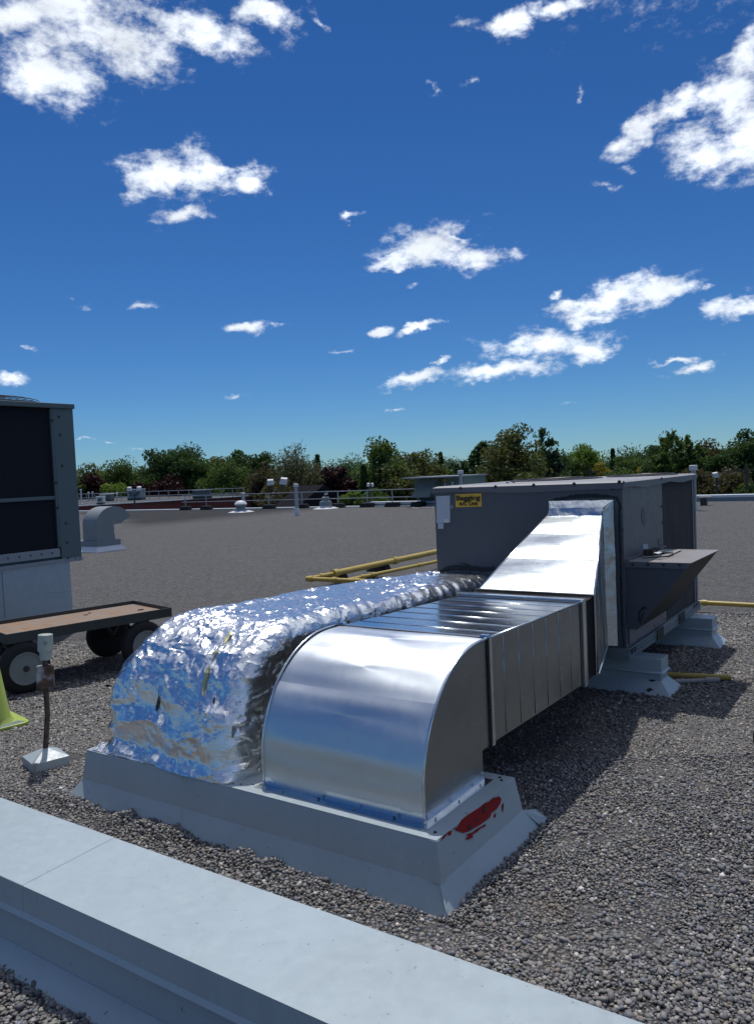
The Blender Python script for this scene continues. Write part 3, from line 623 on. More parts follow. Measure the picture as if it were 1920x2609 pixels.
# black canvas connector with crimped steel edges
ya_, yb_ = y2+.04, 4.455
b = MB()
for (P, Q) in (((-2.395, .838), (-1.592, .838)), ((-1.592, .838), (-1.592, .356))):
    pass
Xa, Xb = (-2.39, -1.597), (-2.335, -1.575)
G = []
for i in range(9):
    f_ = i/8; y = ya_+(yb_-ya_)*f_; x0 = Xa[0]+(Xb[0]-Xa[0])*f_; x1 = Xa[1]+(Xb[1]-Xa[1])*f_; z1 = .838+.006*f_-.02*math.sin(math.pi*f_); z0 = .352+.03*f_; x1 -= .015*math.sin(math.pi*f_)
    G.append([(x0, y, z0), (x0, y, z1), ((x0+x1)/2, y, z1-.004), (x1, y, z1), (x1, y, z0), ((x0+x1)/2, y, z0), (x0, y, z0)])
b.grid(G); b.build('canvas_connector', 'black_rubber', duct, smooth=40)
for (yy, x0, x1, z0, z1, dr) in ((ya_, -2.392, -1.59, .352, .842, 1), (yb_, -2.337, -1.572, .38, .85, -1)):
    b = MB(); w = .018; n = 62
    for i in range(n):
        x = x0+(x1-x0)*i/n; s_ = (x1-x0)/n; slab(b, [(x, yy, z1), (x+s_*.78, yy, z1), (x+s_*.70, yy+dr*w, z1-.002), (x+s_*.08, yy+dr*w, z1-.002)], (0, 0, 1), .002)
    n = 40
    for i in range(n):
        z = z0+(z1-z0)*i/n; s_ = (z1-z0)/n; slab(b, [(x1, yy, z), (x1, yy, z+s_*.78), (x1-.002, yy+dr*w, z+s_*.70), (x1-.002, yy+dr*w, z+s_*.08)], (1, 0, 0), .002)
    b.build('crimped_edge', 'galvanized_bright', duct)
# transition rising to the unit
UY = 5.42
S = [(-2.32, 4.455, .848), (-1.578, 4.455, .846), (-1.566, 4.455, .385), (-2.32, 4.455, .385)]
T = [(-2.215, 5.37, 1.262), (-1.826, 5.37, 1.260), (-1.816, 5.37, .345), (-2.215, 5.37, .345)]
lerp = lambda a, c, f: tuple(a[i]+(c[i]-a[i])*f for i in range(3))
for k, (f0, f1) in enumerate(((0, .375), (.375, .70), (.70, 1.0))):
    G = []
    for i in range(9):
        f_ = f0+(f1-f0)*i/8; A_, B_ = lerp(S[0], T[0], f_), lerp(S[1], T[1], f_)
        G.append([lerp(A_, B_, j/10)[:2]+(lerp(A_, B_, j/10)[2]+.005*math.sin(math.pi*i/8)*math.sin(math.pi*j/10)+.001*k,) for j in range(11)])
    b = MB(); b.grid(G); b.build('slope_panel', 'galvanized_slope', duct, smooth=True)
    if k:
        A_, B_ = lerp(S[0], T[0], f0), lerp(S[1], T[1], f0); b = MB(); b.tube([A_[:2]+(A_[2]-.002,), B_[:2]+(B_[2]-.002,)], .0032, 6); b.build('bead', 'galvanized_shaded', duct, smooth=True)
for i, j, nm in ((1, 2, (1, -.2, 0)), (3, 0, (-1, -.1, 0))):
    b = MB(); slab(b, [S[i], S[j], T[j], T[i]], nm, .002); b.build('side_panel', 'galvanized_shaded', duct)
b = MB(); slab(b, [S[2], S[3], T[3], T[2]], (0, 0, -1), .002); b.build('bottom_panel', 'galvanized_shaded', duct)
for k in (.28, .62):
    b = MB(); A_, B_ = lerp(S[1], T[1], k), lerp(S[2], T[2], k); b.tube([lerp(A_, B_, .03), lerp(A_, B_, .97)], .003, 6); b.build('bead', 'galvanized_shaded', duct, smooth=True)
for (i, r) in ((0, .005), (1, .006)):
    b = MB(); b.tube([S[i], lerp(S[i], T[i], .5), T[i]], r, 8); b.build('standing_seam', 'galvanized_bright', duct, smooth=True)
b = MB(); b.tube([S[2], T[2]], .006, 8); b.build('standing_seam', 'galvanized_bright', duct, smooth=True)
for i in range(12):
    P = lerp(S[1], T[1], .05+.08*i); bolt(duct, (P[0]+.004, P[1], P[2]-.012), (1, 0, 0), .005, 'screw', 'screw')
# collar wrapped in foil tape against the unit
def tape(pts, nrm, seed, nx=14, ny=10, amp=.0032, name='foil_tape', mat='foil_tape', par=None):
    p = [np.array(q, float) for q in pts]; n = np.array(nrm, float); G = []
    for i in range(nx+1):
        row = []
        for j in range(ny+1):
            f, g = i/nx, j/ny; q = (1-f)*(1-g)*p[0]+f*(1-g)*p[1]+f*g*p[2]+(1-f)*g*p[3]
            row.append(q+n*(amp*vnoise(np.array([f*nx*.6+seed, g*ny*.5, seed*1.3]))+amp*.5*vnoise(np.array([f*nx*1.7+seed, g*ny*1.5, seed]))))
        G.append(row)
    b = MB(); b.grid(G); return b.build(name, mat, par or duct, smooth=True)
cX0, cX1, cZ0, cZ1 = -2.228, -1.760, .335, 1.35
tape([(cX0, 5.405, cZ1), (cX1, 5.405, cZ1), (-1.812, 5.355, 1.275), (-2.205, 5.355, 1.275)], (0, -.7, .7), 1.7, 18, 6)
tape([(-2.208, 5.356, 1.30), (-1.815, 5.356, 1.30), (-1.82, 5.33, 1.245), (-2.212, 5.33, 1.245)], (0, -.7, .7), 4.7, 18, 4, .003)
tape([(cX1, 5.408, cZ1), (cX1, 5.408, cZ0), (-1.812, 5.352, cZ0+.01), (-1.818, 5.352, 1.30)], (.7, -.7, 0), 2.3, 30, 6)
tape([(cX0, 5.408, cZ1), (cX0, 5.408, cZ0), (-2.20, 5.36, cZ0), (-2.20, 5.36, 1.30)], (-.7, -.7, 0), 3.3, 30, 6)

# ------------------------------------------------------------------ foil wrapped duct
wrap = thing('insulated_duct', 'duct wrapped in crumpled shiny foil insulation beside the bare duct', 'duct', (-3.0, 3.2, ZT))
def foil_grid():
    yc2, zc2, R2 = 3.025, .365, .520; ls = zc2-ZT-.002; la = R2*math.pi/2; le = 5.412-yc2
    ss = np.concatenate([np.linspace(0, ls, 22)[:-1], ls+np.linspace(0, la, 120)[:-1], ls+la+np.linspace(0, le, 230)])
    hh = .47; rr = .085
    x0, x1 = -3.50, -2.595
    # section: left side up, rounded corner, across, rounded corner, right side down  (x, depth, nx, nd)
    sec = []
    for d in np.linspace(hh, rr, 44)[:-1]: sec.append((x0, d, -1, 0))
    for g in np.linspace(0, math.pi/2, 14)[:-1]: sec.append((x0+rr-rr*math.cos(g), rr-rr*math.sin(g), -math.cos(g), math.sin(g)))
    for x in np.linspace(x0+rr, x1-rr, 90)[:-1]: sec.append((x, 0, 0, 1))
    for g in np.linspace(0, math.pi/2, 14)[:-1]: sec.append((x1-rr+rr*math.sin(g), rr-rr*math.cos(g), math.sin(g), math.cos(g)))
    for d in np.linspace(rr, hh, 44): sec.append((x1, d, 1, 0))
    P = np.zeros((len(ss), len(sec), 3)); Nn = np.zeros_like(P)
    for i, s in enumerate(ss):
        if s < ls: y, z, ny, nz = yc2-R2, ZT+.002+s, -1., 0.
        elif s < ls+la: g = (s-ls)/R2; y, z, ny, nz = yc2-R2*math.cos(g), zc2+R2*math.sin(g), -math.cos(g), math.sin(g)
        else: q = s-ls-la; y, z, ny, nz = yc2+q, zc2+R2-.030*q-.012*max(0, q-1.2)**2, 0., 1.
        top = min(1, max(0, (s-ls)/.5))
        for j, (x, d, nx, nd) in enumerate(sec):
            # squarer corners near the foot, softer on the horizontal run; left side draws in towards the unit
            xx = x if x > -3.0 else x+.07*top+.10*max(0, (y-3.4)/2.0)*top
            P[i, j] = (xx, y-ny*d, z-nz*d); Nn[i, j] = (nx, ny*nd, nz*nd)
    # crumpling
    Q = P.copy(); s_arr = np.repeat(ss[:, None], len(sec), 1); low = np.clip(1-(s_arr-.15)/.75, 0, 1)
    rid = lambda n_: 1-2*np.abs(n_)
    wrp = lambda f, k: np.stack([vnoise(Q*f+k), vnoise(Q*f+k+11.3), vnoise(Q*f+k+23.7)], -1)
    Qw = Q+.055*wrp(5.0, 2.0)+.02*wrp(13.0, 5.0); X_, Y_, Z_ = Qw[..., 0], Qw[..., 1], Qw[..., 2]
    patch = np.clip(.5+1.1*vnoise(Q*np.array([4.2, 3.0, 5.0])+31.0), .12, 1.0)      # some areas lie smooth, others are creased
    d = .022*rid(vnoise(np.stack([X_*2.6, Y_*8, Z_*9.5], -1)+3.3))*low
    d += .013*rid(vnoise(np.stack([X_*6+Z_*4, Y_*9, Z_*15-X_*5], -1)+7.1))*(.12+.88*low)*patch
    d += .0088*rid(vnoise(np.stack([X_*15-Y_*7, Y_*11+X_*9, Z_*20+X_*6], -1)+1.7))*(.45+.55*patch)
    d += .0043*rid(vnoise(np.stack([X_*34+Y_*14, Y_*24-X_*15, Z_*40-X_*12], -1)+9.7))*(.4+.6*patch)
    d += .0015*rid(vnoise(np.stack([X_*80+Y_*20, Y_*60-X_*35, Z_*85], -1)+4.7))
    # puckers along the right edge of the run
    wx = np.exp(-((Q[..., 0]+2.66)/.09)**2)*np.clip((Q[..., 1]-2.9), 0, 1)
    d += .012*wx*vnoise(np.stack([Q[..., 0]*5, Q[..., 1]*20+Q[..., 0]*9, Q[..., 2]*4], -1))
    # sagging quilted pillows
    d += .012*vnoise(np.stack([Q[..., 0]*2.3, Q[..., 1]*1.9, Q[..., 2]*2.1], -1)+4.4)
    d += .035*np.exp(-((s_arr)/.05)**2)*(1+.4*vnoise(np.stack([Q[..., 0]*9, Q[..., 1]*9, 0*s_arr], -1)))   # skirt taped to the curb
    P = P+Nn*d[..., None]; P[0, :, 2] = ZT+.001
    P[..., 2] = np.maximum(P[..., 2], np.where(Q[..., 1] < 3.15, ZT+.001, .02))
    return P, Nn
FP, FN = foil_grid()
b = MB(); b.grid([list(r[::-1]) for r in FP]); fo = b.build('foil_wrap', 'foil', wrap, smooth=14)
def on_foil(u, v):      # nearest grid vertex to a sight line
    d = ray(u, v); d = d/np.linalg.norm(d); V = FP.reshape(-1, 3)-CAM; t_ = V @ d; dist = np.linalg.norm(V-t_[:, None]*d, axis=1)+np.where((FN.reshape(-1, 3) @ d) > .0, 1.0, 0.0)+.002*t_
    k = int(np.argmin(dist)); return FP.reshape(-1, 3)[k]+FN.reshape(-1, 3)[k]*.004
def foil_strip(px, name, mat):
    L_, R_ = [], []
    for (u, v, w) in px: L_.append(on_foil(u-w/2, v)); R_.append(on_foil(u+w/2, v))
    b = MB(); b.grid([[a, (np.array(a)+np.array(c))/2+np.array([0, -.002, .001]), c] for a, c in zip(L_, R_)]); o = b.build(name, mat, wrap); so = o.modifiers.new('t', 'SOLIDIFY'); so.thickness = .0015; return o
R7 = lambda a, c, w: (200+a*.6659, 1430+c*.6659, w)
for pc in ([R7(587, 268, 4), R7(578, 283, 9), R7(566, 302, 8), R7(556, 318, 5), R7(548, 326, 2)], [R7(534, 340, 2), R7(526, 352, 8), R7(519, 368, 6), R7(516, 380, 3)], [R7(506, 400, 3), R7(497, 412, 8), R7(491, 430, 12), R7(489, 446, 9), R7(484, 462, 12), R7(482, 480, 8), R7(479, 500, 5), R7(480, 516, 2)]):
    foil_strip(pc, 'glue_streak', 'glue')
foil_strip([R7(312, 505, 1), R7(309, 525, 3), R7(305, 545, 4), R7(302, 560, 4), R7(301, 575, 2)], 'tear', 'bolt_dark')
foil_strip([R7(525, 520, 1), R7(521, 535, 3), R7(519, 545, 2)], 'tear', 'bolt_dark')
b = MB(); slab(b, [(-3.54, cy0+.012, ZT+.002), (-2.57, cy0+.02, ZT+.002), (-2.57, cy0+.07, ZT+.002), (-3.54, cy0+.07, ZT+.002)], (0, 0, 1), .002); 
tape([(-3.545, cy0+.004, ZT+.004), (-2.57, cy0+.012, ZT+.004), (-2.58, 2.515, ZT+.028), (-3.53, 2.515, ZT+.028)], (0, -.6, .8), 6.1, 60, 6, .004, 'foil_skirt', 'foil', wrap)

# ------------------------------------------------------------------ packaged rooftop unit
ux0, ux1, uy0, uy1, uzt, uzb = -3.187, -1.704, UY, 7.54, 1.472, .2385
unit = thing('rooftop_ac_unit', 'dark grey packaged rooftop air conditioner with yellow Bagging sign', 'air conditioner', ((ux0+ux1)/2, (uy0+uy1)/2, uzb))
b = MB(); b.box(ux0+.01, ux1-.02, uy0+.01, uy1-.01, uzb+.02, uzt-.02); b.build('cabinet', 'unit_paint', unit)
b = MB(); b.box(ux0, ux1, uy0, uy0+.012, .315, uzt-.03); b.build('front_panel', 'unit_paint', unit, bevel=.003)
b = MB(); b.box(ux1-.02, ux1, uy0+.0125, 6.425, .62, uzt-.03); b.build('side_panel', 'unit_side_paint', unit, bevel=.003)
b = MB(); b.box(ux1-.02, ux1-.004, uy0+.0125, 6.42, .315, .618); b.build('side_panel', 'unit_side_paint', unit, bevel=.003)
b = MB(); b.box(ux1-.02, ux1-.012, 6.43, 7.42, .32, uzt-.03); b.build('coil_guard', 'coil_dusty', unit)
b = MB(); b.box(ux1-.02, ux1-.002, 7.425, 7.47, .315, uzt-.03); b.box(ux1-.02, ux1, 7.485, uy1, .315, uzt-.03); b.build('corner_post', 'unit_side_paint', unit, bevel=.003)
b = MB(); b.box(ux0-.0, ux0+.012, uy0+.0125, uy1, .315, uzt-.03); b.build('back_panel', 'unit_paint', unit)
# lid with drip lip
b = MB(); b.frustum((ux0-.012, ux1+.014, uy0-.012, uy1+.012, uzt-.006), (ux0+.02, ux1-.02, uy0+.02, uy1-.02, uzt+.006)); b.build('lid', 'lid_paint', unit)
def lip(x0, x1, y0, y1, nrm):
    n = 16; b = MB(); L_ = []
    for i in range(n+1):
        f_ = i/n; sag = .007*math.sin(f_*math.pi*2.3+.4)+.003*math.sin(f_*11); L_.append((x0+(x1-x0)*f_, y0+(y1-y0)*f_, sag))
    for i in range(n): a_, c_ = L_[i], L_[i+1]; slab(b, [(a_[0], a_[1], uzt-.0055), (c_[0], c_[1], uzt-.0055), (c_[0], c_[1], uzt-.05+c_[2]), (a_[0], a_[1], uzt-.05+a_[2])], nrm, .003)
    b.build('lid_lip', 'rail_paint' if False else 'unit_side_paint', unit)
lip(ux0-.012, ux1+.014, uy0-.013, uy0-.013, (0, -1, 0)); lip(ux1+.015, ux1+.015, uy0-.012, 6.43, (1, 0, 0)); lip(ux1+.015, ux1+.015, 6.43, uy1+.012, (1, 0, 0))
for u, v in ((1173, 1244), (1262, 1240), (1359, 1236), (1462, 1233), (1577, 1228)): P = aty(u, v, uy0-.013); bolt(unit, P, (0, -1, 0), .010)
for u, v in ((1587, 1229), (1684, 1219)): bolt(unit, atx(u, v, ux1+.018), (1, 0, 0), .009)
for (u, v) in ((1292, 1231), (1308, 1230), (1347, 1227), (1370, 1226)): P = at(u, v, uzt+.006); bolt(unit, P, (0, 0, 1), .010)
for (c_, r_) in (((-2.66, 6.62), .40), ((-2.05, 7.10), .30)):
    b = MB(); b.lathe([(r_, 0), (r_, .006), (r_-.02, .008)], (c_[0], c_[1], uzt+.0065), 36); g = b.build('fan_opening', 'fan_dark', unit, smooth=30)
    for k in range(3): 
        b = MB(); b.tube([(c_[0]+(r_*(.3+.3*k))*math.cos(a), c_[1]+(r_*(.3+.3*k))*math.sin(a), uzt+.02) for a in np.linspace(0, 6.2832, 37)], .003, 5); b.build('guard_ring', 'bolt_dark', g, smooth=True)
# sign, papers, patch
fp = lambda u, v, o=.0: aty(u, v, uy0-.003-o)
sg = poly_on(lambda u, v: fp(u, v), [(1159.5, 1259.5), (1225.5, 1256.5), (1226.5, 1290.5), (1160.5, 1292.5)], (0, -1, 0), .003, 'sign', 'sign_yellow', unit); sg['label'] = 'yellow sign reading Bagging A/C Unit in black'
def text(body, cu, cv, wpx, hpx, parent, tilt=-.025, off=.0035, bold=.028):
    cu_ = bpy.data.curves.new('lettering', 'FONT'); cu_.body = body; cu_.align_x = 'CENTER'; cu_.align_y = 'CENTER'; cu_.extrude = .004; cu_.offset = bold
    tmp = bpy.data.objects.new('tmp', cu_); COL.objects.link(tmp); dg = bpy.context.evaluated_depsgraph_get(); me = bpy.data.meshes.new_from_object(tmp.evaluated_get(dg)); bpy.data.objects.remove(tmp)
    co = np.array([v.co for v in me.vertices]); mn, mxx = co.min(0), co.max(0); C_ = fp(cu, cv, off); W_ = np.linalg.norm(fp(cu+wpx/2, cv)-fp(cu-wpx/2, cv)); H_ = np.linalg.norm(fp(cu, cv+hpx/2)-fp(cu, cv-hpx/2))
    dx = fp(cu+10, cv+10*tilt)-fp(cu-10, cv-10*tilt); dx /= np.linalg.norm(dx); up_ = np.array([0, 0, 1.]); mid = (mn+mxx)/2; offp = np.array(parent['_w'])
    for v, c_ in zip(me.vertices, co):
        q = C_+dx*(c_[0]-mid[0])/(mxx[0]-mn[0])*W_+up_*(c_[1]-mid[1])/(mxx[1]-mn[1])*H_+np.array([0, -1., 0])*(.0008 if c_[2] > 0 else 0)
        v.co = tuple(q-offp)
    me.name = 'lettering'; me.materials.clear(); me.materials.append(M['sign_black']); o = bpy.data.objects.new('lettering', me); COL.objects.link(o); o.parent = parent; o['_w'] = list(parent['_w']); return o
text('Bagging', 1192, 1270.3, 61, 16.5, sg); text('A/C Unit', 1192.2, 1283.2, 48.5, 9.8, sg)
bd = []
for (p0, p1) in (((1159.5, 1259.5), (1225.5, 1256.5)), ((1160.5, 1292.5), (1226.5, 1290.5))): pass
poly_on(fp, [(1110.5, 1264), (1145.5, 1262.5), (1146, 1331), (1111.5, 1333)], (0, -1, 0), .002, 'paper_notice', 'paper', unit)
poly_on(lambda u, v: fp(u, v, .001), [(1131, 1323), (1142, 1322.5), (1142, 1331), (1131, 1331.5)], (0, -1, 0), .001, 'paper_label', 'white_metal', unit)
poly_on(fp, [(1115, 1333.5), (1129, 1333), (1129, 1347), (1115.5, 1347.5)], (0, -1, 0), .002, 'paper_label', 'paper', unit)
poly_on(fp, [(1147, 1288), (1153, 1287), (1153, 1295), (1148, 1296)], (0, -1, 0), .002, 'latch', 'screw', unit)
sp_ = lambda u, v, o=.0: atx(u, v, ux1+.003+o)
poly_on(sp_, [(1637, 1387), (1649, 1385.5), (1651, 1398), (1638, 1400)], (1, 0, 0), .002, 'paper_label', 'paper', unit)
poly_on(sp_, [(1676, 1373), (1684, 1370), (1685, 1390), (1677, 1390)], (1, 0, 0), .002, 'rating_plate', 'unit_paint', unit)
b = MB(); C_ = atx(1640, 1314, ux1); b.lathe([(.068, 0), (.068, .003), (.05, .005)], C_, 28, (1, 0, 0)); b.build('knockout_plug', 'unit_paint', unit, smooth=30)
for u, v in ((1583, 1428), (1684, 1290), (1686, 1331), (1684, 1398), (1582, 1292), (1586, 1350)): bolt(unit, atx(u, v, ux1), (1, 0, 0), .007)
# smears of black sealant
def smear(fn, px, w, nrm, jag=.6, seed=1):
    q = random.Random(seed); L_, R_ = [], []; P_ = []
    for i in range(len(px)-1):
        n = max(2, int(math.hypot(px[i+1][0]-px[i][0], px[i+1][1]-px[i][1])/2.6))
        for k in range(n): P_.append((px[i][0]+(px[i+1][0]-px[i][0])*k/n, px[i][1]+(px[i+1][1]-px[i][1])*k/n))
    P_.append(px[-1]); G = []; wd = w
    for i, (u, v) in enumerate(P_):
        a, c_ = P_[max(0, i-1)], P_[min(len(P_)-1, i+1)]; tx, ty = c_[0]-a[0], c_[1]-a[1]; l = math.hypot(tx, ty)+1e-6; nx, ny = -ty/l, tx/l
        wa, wb = w*q.uniform(1-jag, 1+jag*.6)/2, w*q.uniform(1-jag, 1+jag*.6)/2
        if i in (0, len(P_)-1): wa = wb = .6
        G.append([fn(u+nx*wa, v+ny*wa), fn(u, v, .0025), fn(u-nx*wb, v-ny*wb)])
    b = MB(); b.grid(G); o = b.build('sealant_smear', 'sealant', unit); s_ = o.modifiers.new('t', 'SOLIDIFY'); s_.thickness = .0012; s_.offset = 0
fps = lambda u, v, o=0.: aty(u, v, uy0-.0015-o)
smear(fps, [(1409, 1273), (1445, 1268), (1470, 1265), (1520, 1264), (1552, 1265)], 8, 0, .5, 1)
smear(fps, [(1446, 1264), (1470, 1261), (1500, 1260.5), (1550, 1262)], 5, 0, .9, 2)
smear(fps, [(1548, 1264), (1570, 1268), (1577, 1282), (1579, 1300)], 6, 0, .5, 3)
smear(fps, [(1577, 1292), (1578, 1360), (1580, 1420), (1582, 1500), (1584, 1560), (1585, 1600)], 5.5, 0, .6, 4)
smear(fps, [(1584, 1590), (1586, 1620), (1589, 1650)], 3.5, 0, .8, 5)
smear(fps, [(1400, 1285), (1399, 1298)], 5, 0, .5, 6)
smear(fps, [(1556, 1245), (1563, 1249)], 4, 0, .6, 7)
smear(fps, [(1129, 1453), (1145, 1448), (1170, 1446), (1200, 1448), (1230, 1451), (1262, 1450)], 14, 0, .35, 8)
smear(fps, [(1122, 1466), (1124, 1456), (1135, 1450)], 9, 0, .4, 9)
smear(fps, [(1170, 1435), (1195, 1438)], 3, 0, .9, 10)
# base rail with fork slots
b = MB()
b.box(ux0-.006, ux1+.018, uy0-.006, uy0+.05, uzb, .318); b.build('base_rail', 'rail_paint', unit, bevel=.004)
b = MB(); b.box(ux1-.03, ux1+.018, uy0+.0505, uy1+.006, uzb, .318); rl = b.build('base_rail', 'rail_paint', unit, bevel=.004)
b = MB(); b.box(ux1+.018, ux1+.026, uy0+.0505, uy1+.006, .268, .276); b.box(ux1+.018, ux1+.026, uy0+.0505, uy1+.006, .296, .304); b.build('rail_bead', 'rail_paint', unit, bevel=.002)
b = MB(); b.box(ux0+.03, ux0-.006, uy0+.0505, uy1+.006, uzb, .318); b.build('base_rail', 'rail_paint', unit)
b = MB(); b.box(ux1-.11, ux1+.02, uy0-.0085, uy0-.006, uzb+.003, .316); b.build('rail_end_plate', 'rail_paint', unit)
for (u0, v0, u1, v1) in ((1673, 1606, 1690, 1617), (1729, 1565, 1744, 1576)):
    P0, P1 = atx(u0, v0, ux1+.027), atx(u1, v1, ux1+.027); b = MB(); b.box(ux1+.0265, ux1+.029, P0[1], P1[1], min(P1[2], P0[2])-.016, max(P0[2], P1[2])+.0); b.build('fork_slot', 'fan_dark', unit)
for (u, v) in ((1610, 1659), (1618, 1654), (1768, 1545), (1773, 1540), (1778, 1536)):
    P = atx(u, v, ux1+.027); b = MB(); b.lathe([(.019, 0), (.019, .002)], P, 14, (1, 0, 0)); b.build('rail_hole', 'fan_dark', unit)
b = MB(); b.box(ux1-.004, ux1+.012, uy0+.045, 6.41, .340, .455); b.build('lower_strip', 'pink_strip', unit, bevel=.003)
b = MB(); slab(b, [(ux1+.0125, uy0+.05, .455), (ux1+.0125, 6.41, .455), (ux1-.004, 6.41, .472), (ux1-.004, uy0+.05, .472)], (.7, 0, .7), .004); b.build('lower_strip', 'pink_strip', unit)
for u, v in ((1624, 1629), (1666, 1594), (1690, 1577)): bolt(unit, atx(u, v, ux1+.012), (1, 0, 0), .006)
# outside air hood
hy0, hz = 5.447, .918; hx = -1.27; Pb = at(1819.5, 1400.7, hz); hy1 = float(Pb[1]); hx2 = float(Pb[0])
hood = []
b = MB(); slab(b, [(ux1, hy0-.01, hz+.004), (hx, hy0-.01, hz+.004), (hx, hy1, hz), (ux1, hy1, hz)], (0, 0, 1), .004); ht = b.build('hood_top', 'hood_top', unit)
b = MB(); slab(b, [(ux1, hy0-.0125, hz+.003), (hx, hy0-.0125, hz+.003), (hx-.025, hy0-.0125, hz-.036), (ux1, hy0-.0125, hz-.036)], (0, -1, 0), .003); b.build('hood_lip', 'unit_side_paint', ht)
for u in (1611, 1650, 1690, 1731): bolt(ht, aty(u, 1438.5, hy0-.0125), (0, -1, 0), .008)
b = MB(); slab(b, [(ux1, hy0-.004, hz), (hx-.006, hy0-.004, hz), (-1.631, hy0-.004, .452), (ux1, hy0-.004, .452)], (0, -1, 0), .004); b.build('hood_side', 'unit_paint', unit)
b = MB(); slab(b, [(ux1, hy1-.002, hz-.002), (hx-.006, hy1-.002, hz-.002), (-1.631, hy1-.002, .46), (ux1, hy1-.002, .46)], (0, 1, 0), .004); b.build('hood_side', 'unit_paint', unit)
b = MB(); slab(b, [(hx-.012, hy0, hz-.008), (hx-.012, hy1-.006, hz-.008), (-1.64, hy1-.006, .452), (-1.64, hy0, .452)], (.8, 0, -.6), .01); b.build('filter_screen', 'fan_dark', unit)
b = MB(); b.box(ux1+.0005, ux1+.02, hy0+.005, 6.44, hz+.0045, hz+.016); b.build('hood_flange', 'unit_side_paint', ht)
smear(lambda u, v, o=0.: aty(u, v, hy0-.0055-o), [(1627, 1585), (1628, 1560), (1636, 1550), (1647, 1548)], 5, 0, .5, 21)
smear(lambda u, v, o=0.: aty(u, v, hy0-.0055-o), [(1631, 1592), (1634, 1570), (1640, 1560)], 3, 0, .6, 22)

# sleepers under the unit
def sleeper(y0, y1, label):
    x0, x1 = -3.36, -1.500
    r = thing('support_curb', label, 'curb', ((x0+x1)/2, (y0+y1)/2, 0), 'support curbs under the rooftop unit')
    b = MB(); b.box(x0, x1, y0, y1, .150, uzb-.001); b.build('cap', 'curb_paint', r, bevel=.003)
    b = MB(); b.frustum((x0-.012, x1+.012, y0-.012, y1+.012, .138), (x0-.001, x1+.001, y0-.001, y1+.001, .152)); b.build('cap_lip', 'curb_paint', r)
    b = MB(); b.box(x0+.012, x1-.012, y0+.010, y1-.010, .0, .139); b.build('core', 'curb_paint', r)
    ring_panels(r, x0+.008, x1-.008, y0+.008, y1-.008, .1395, .0025, .085, .080)
    return r
s1 = sleeper(5.523, 5.698, 'pale grey flashed support curb under the ducted end of the unit')
s2 = sleeper(7.115, 7.312, 'pale grey flashed support curb under the coil end of the unit')
for pts in ([(1650, 1733), (1660, 1731), (1672, 1733), (1660, 1738)], [(1645, 1757), (1655, 1752), (1664, 1758), (1656, 1761), (1650, 1764)]):
    def onf(u, v):
        z = .05
        for _ in range(6):
            q = (.085-z)/.085; P = aty(u, v, 5.523+.008-.0025-.0775*q-.006); z = P[2]
        return P
    poly_on(onf, pts, (0, -.8, .6), .002, 'sealant_smear', 'sealant', s1)

# tools left on the hood
tl = thing('cardboard_sheet', 'thin grey sheet lying on the hood under a tool pouch', 'sheet', at(1690, 1410, hz+.005))
hp = lambda u, v, z=hz+.012: at(u, v, z)
b = MB(); slab(b, [hp(1636, 1420), hp(1705, 1415), hp(1737, 1399.5), hp(1690, 1399.5)], (0, 0, 1), .004); b.build('sheet', 'cardboard', tl)
tp = thing('tool_pouch', 'dark leather tool pouch with strap dropped on the hood', 'tool pouch', at(1680, 1412, hz+.012))
G = []
c0 = hp(1648, 1416, hz+.013); c1 = hp(1708, 1409, hz+.013)
for i in range(13):
    f_ = i/12; c_ = c0+(c1-c0)*f_; w_ = .055*math.sin(math.pi*min(.96, max(.04, f_)))**.5+.004; h_ = .018+.030*math.exp(-((f_-.3)/.28)**2)
    G.append([c_+np.array([w_*math.cos(a)*.35, w_*math.cos(a), max(0, h_*math.sin(a))*(1+.25*math.sin(5*a+f_*9))]) for a in np.linspace(0, math.pi, 11)])
b = MB(); b.grid(G); o = b.build('pouch', 'sealant', tp, smooth=40); o.modifiers.new('t', 'SOLIDIFY').thickness = .004
b = MB(); c_ = hp(1657, 1413, hz+.016); b.hexa([c_+np.array(q) for q in [(-.05, -.03, 0), (.03, -.04, 0), (.04, .05, 0), (-.04, .05, 0), (-.045, -.025, .038), (.028, -.032, .042), (.034, .045, .036), (-.036, .045, .032)]]); b.build('holder', 'leather', tp, bevel=.004)
b = MB(); slab(b, [hp(1666, 1394, hz+.075), hp(1690, 1402, hz+.06), hp(1714, 1402, hz+.03), hp(1713, 1407, hz+.026), hp(1688, 1406, hz+.05), hp(1665, 1399, hz+.06)], (0, -.5, .8), .006); b.build('strap', 'rail_paint', tp)
b = MB(); slab(b, [hp(1664, 1408, hz+.05), hp(1680, 1405, hz+.055), hp(1686, 1407, hz+.05), hp(1676, 1411, hz+.045)], (0, -.3, .9), .004); b.build('buckle', 'white_metal', tp)

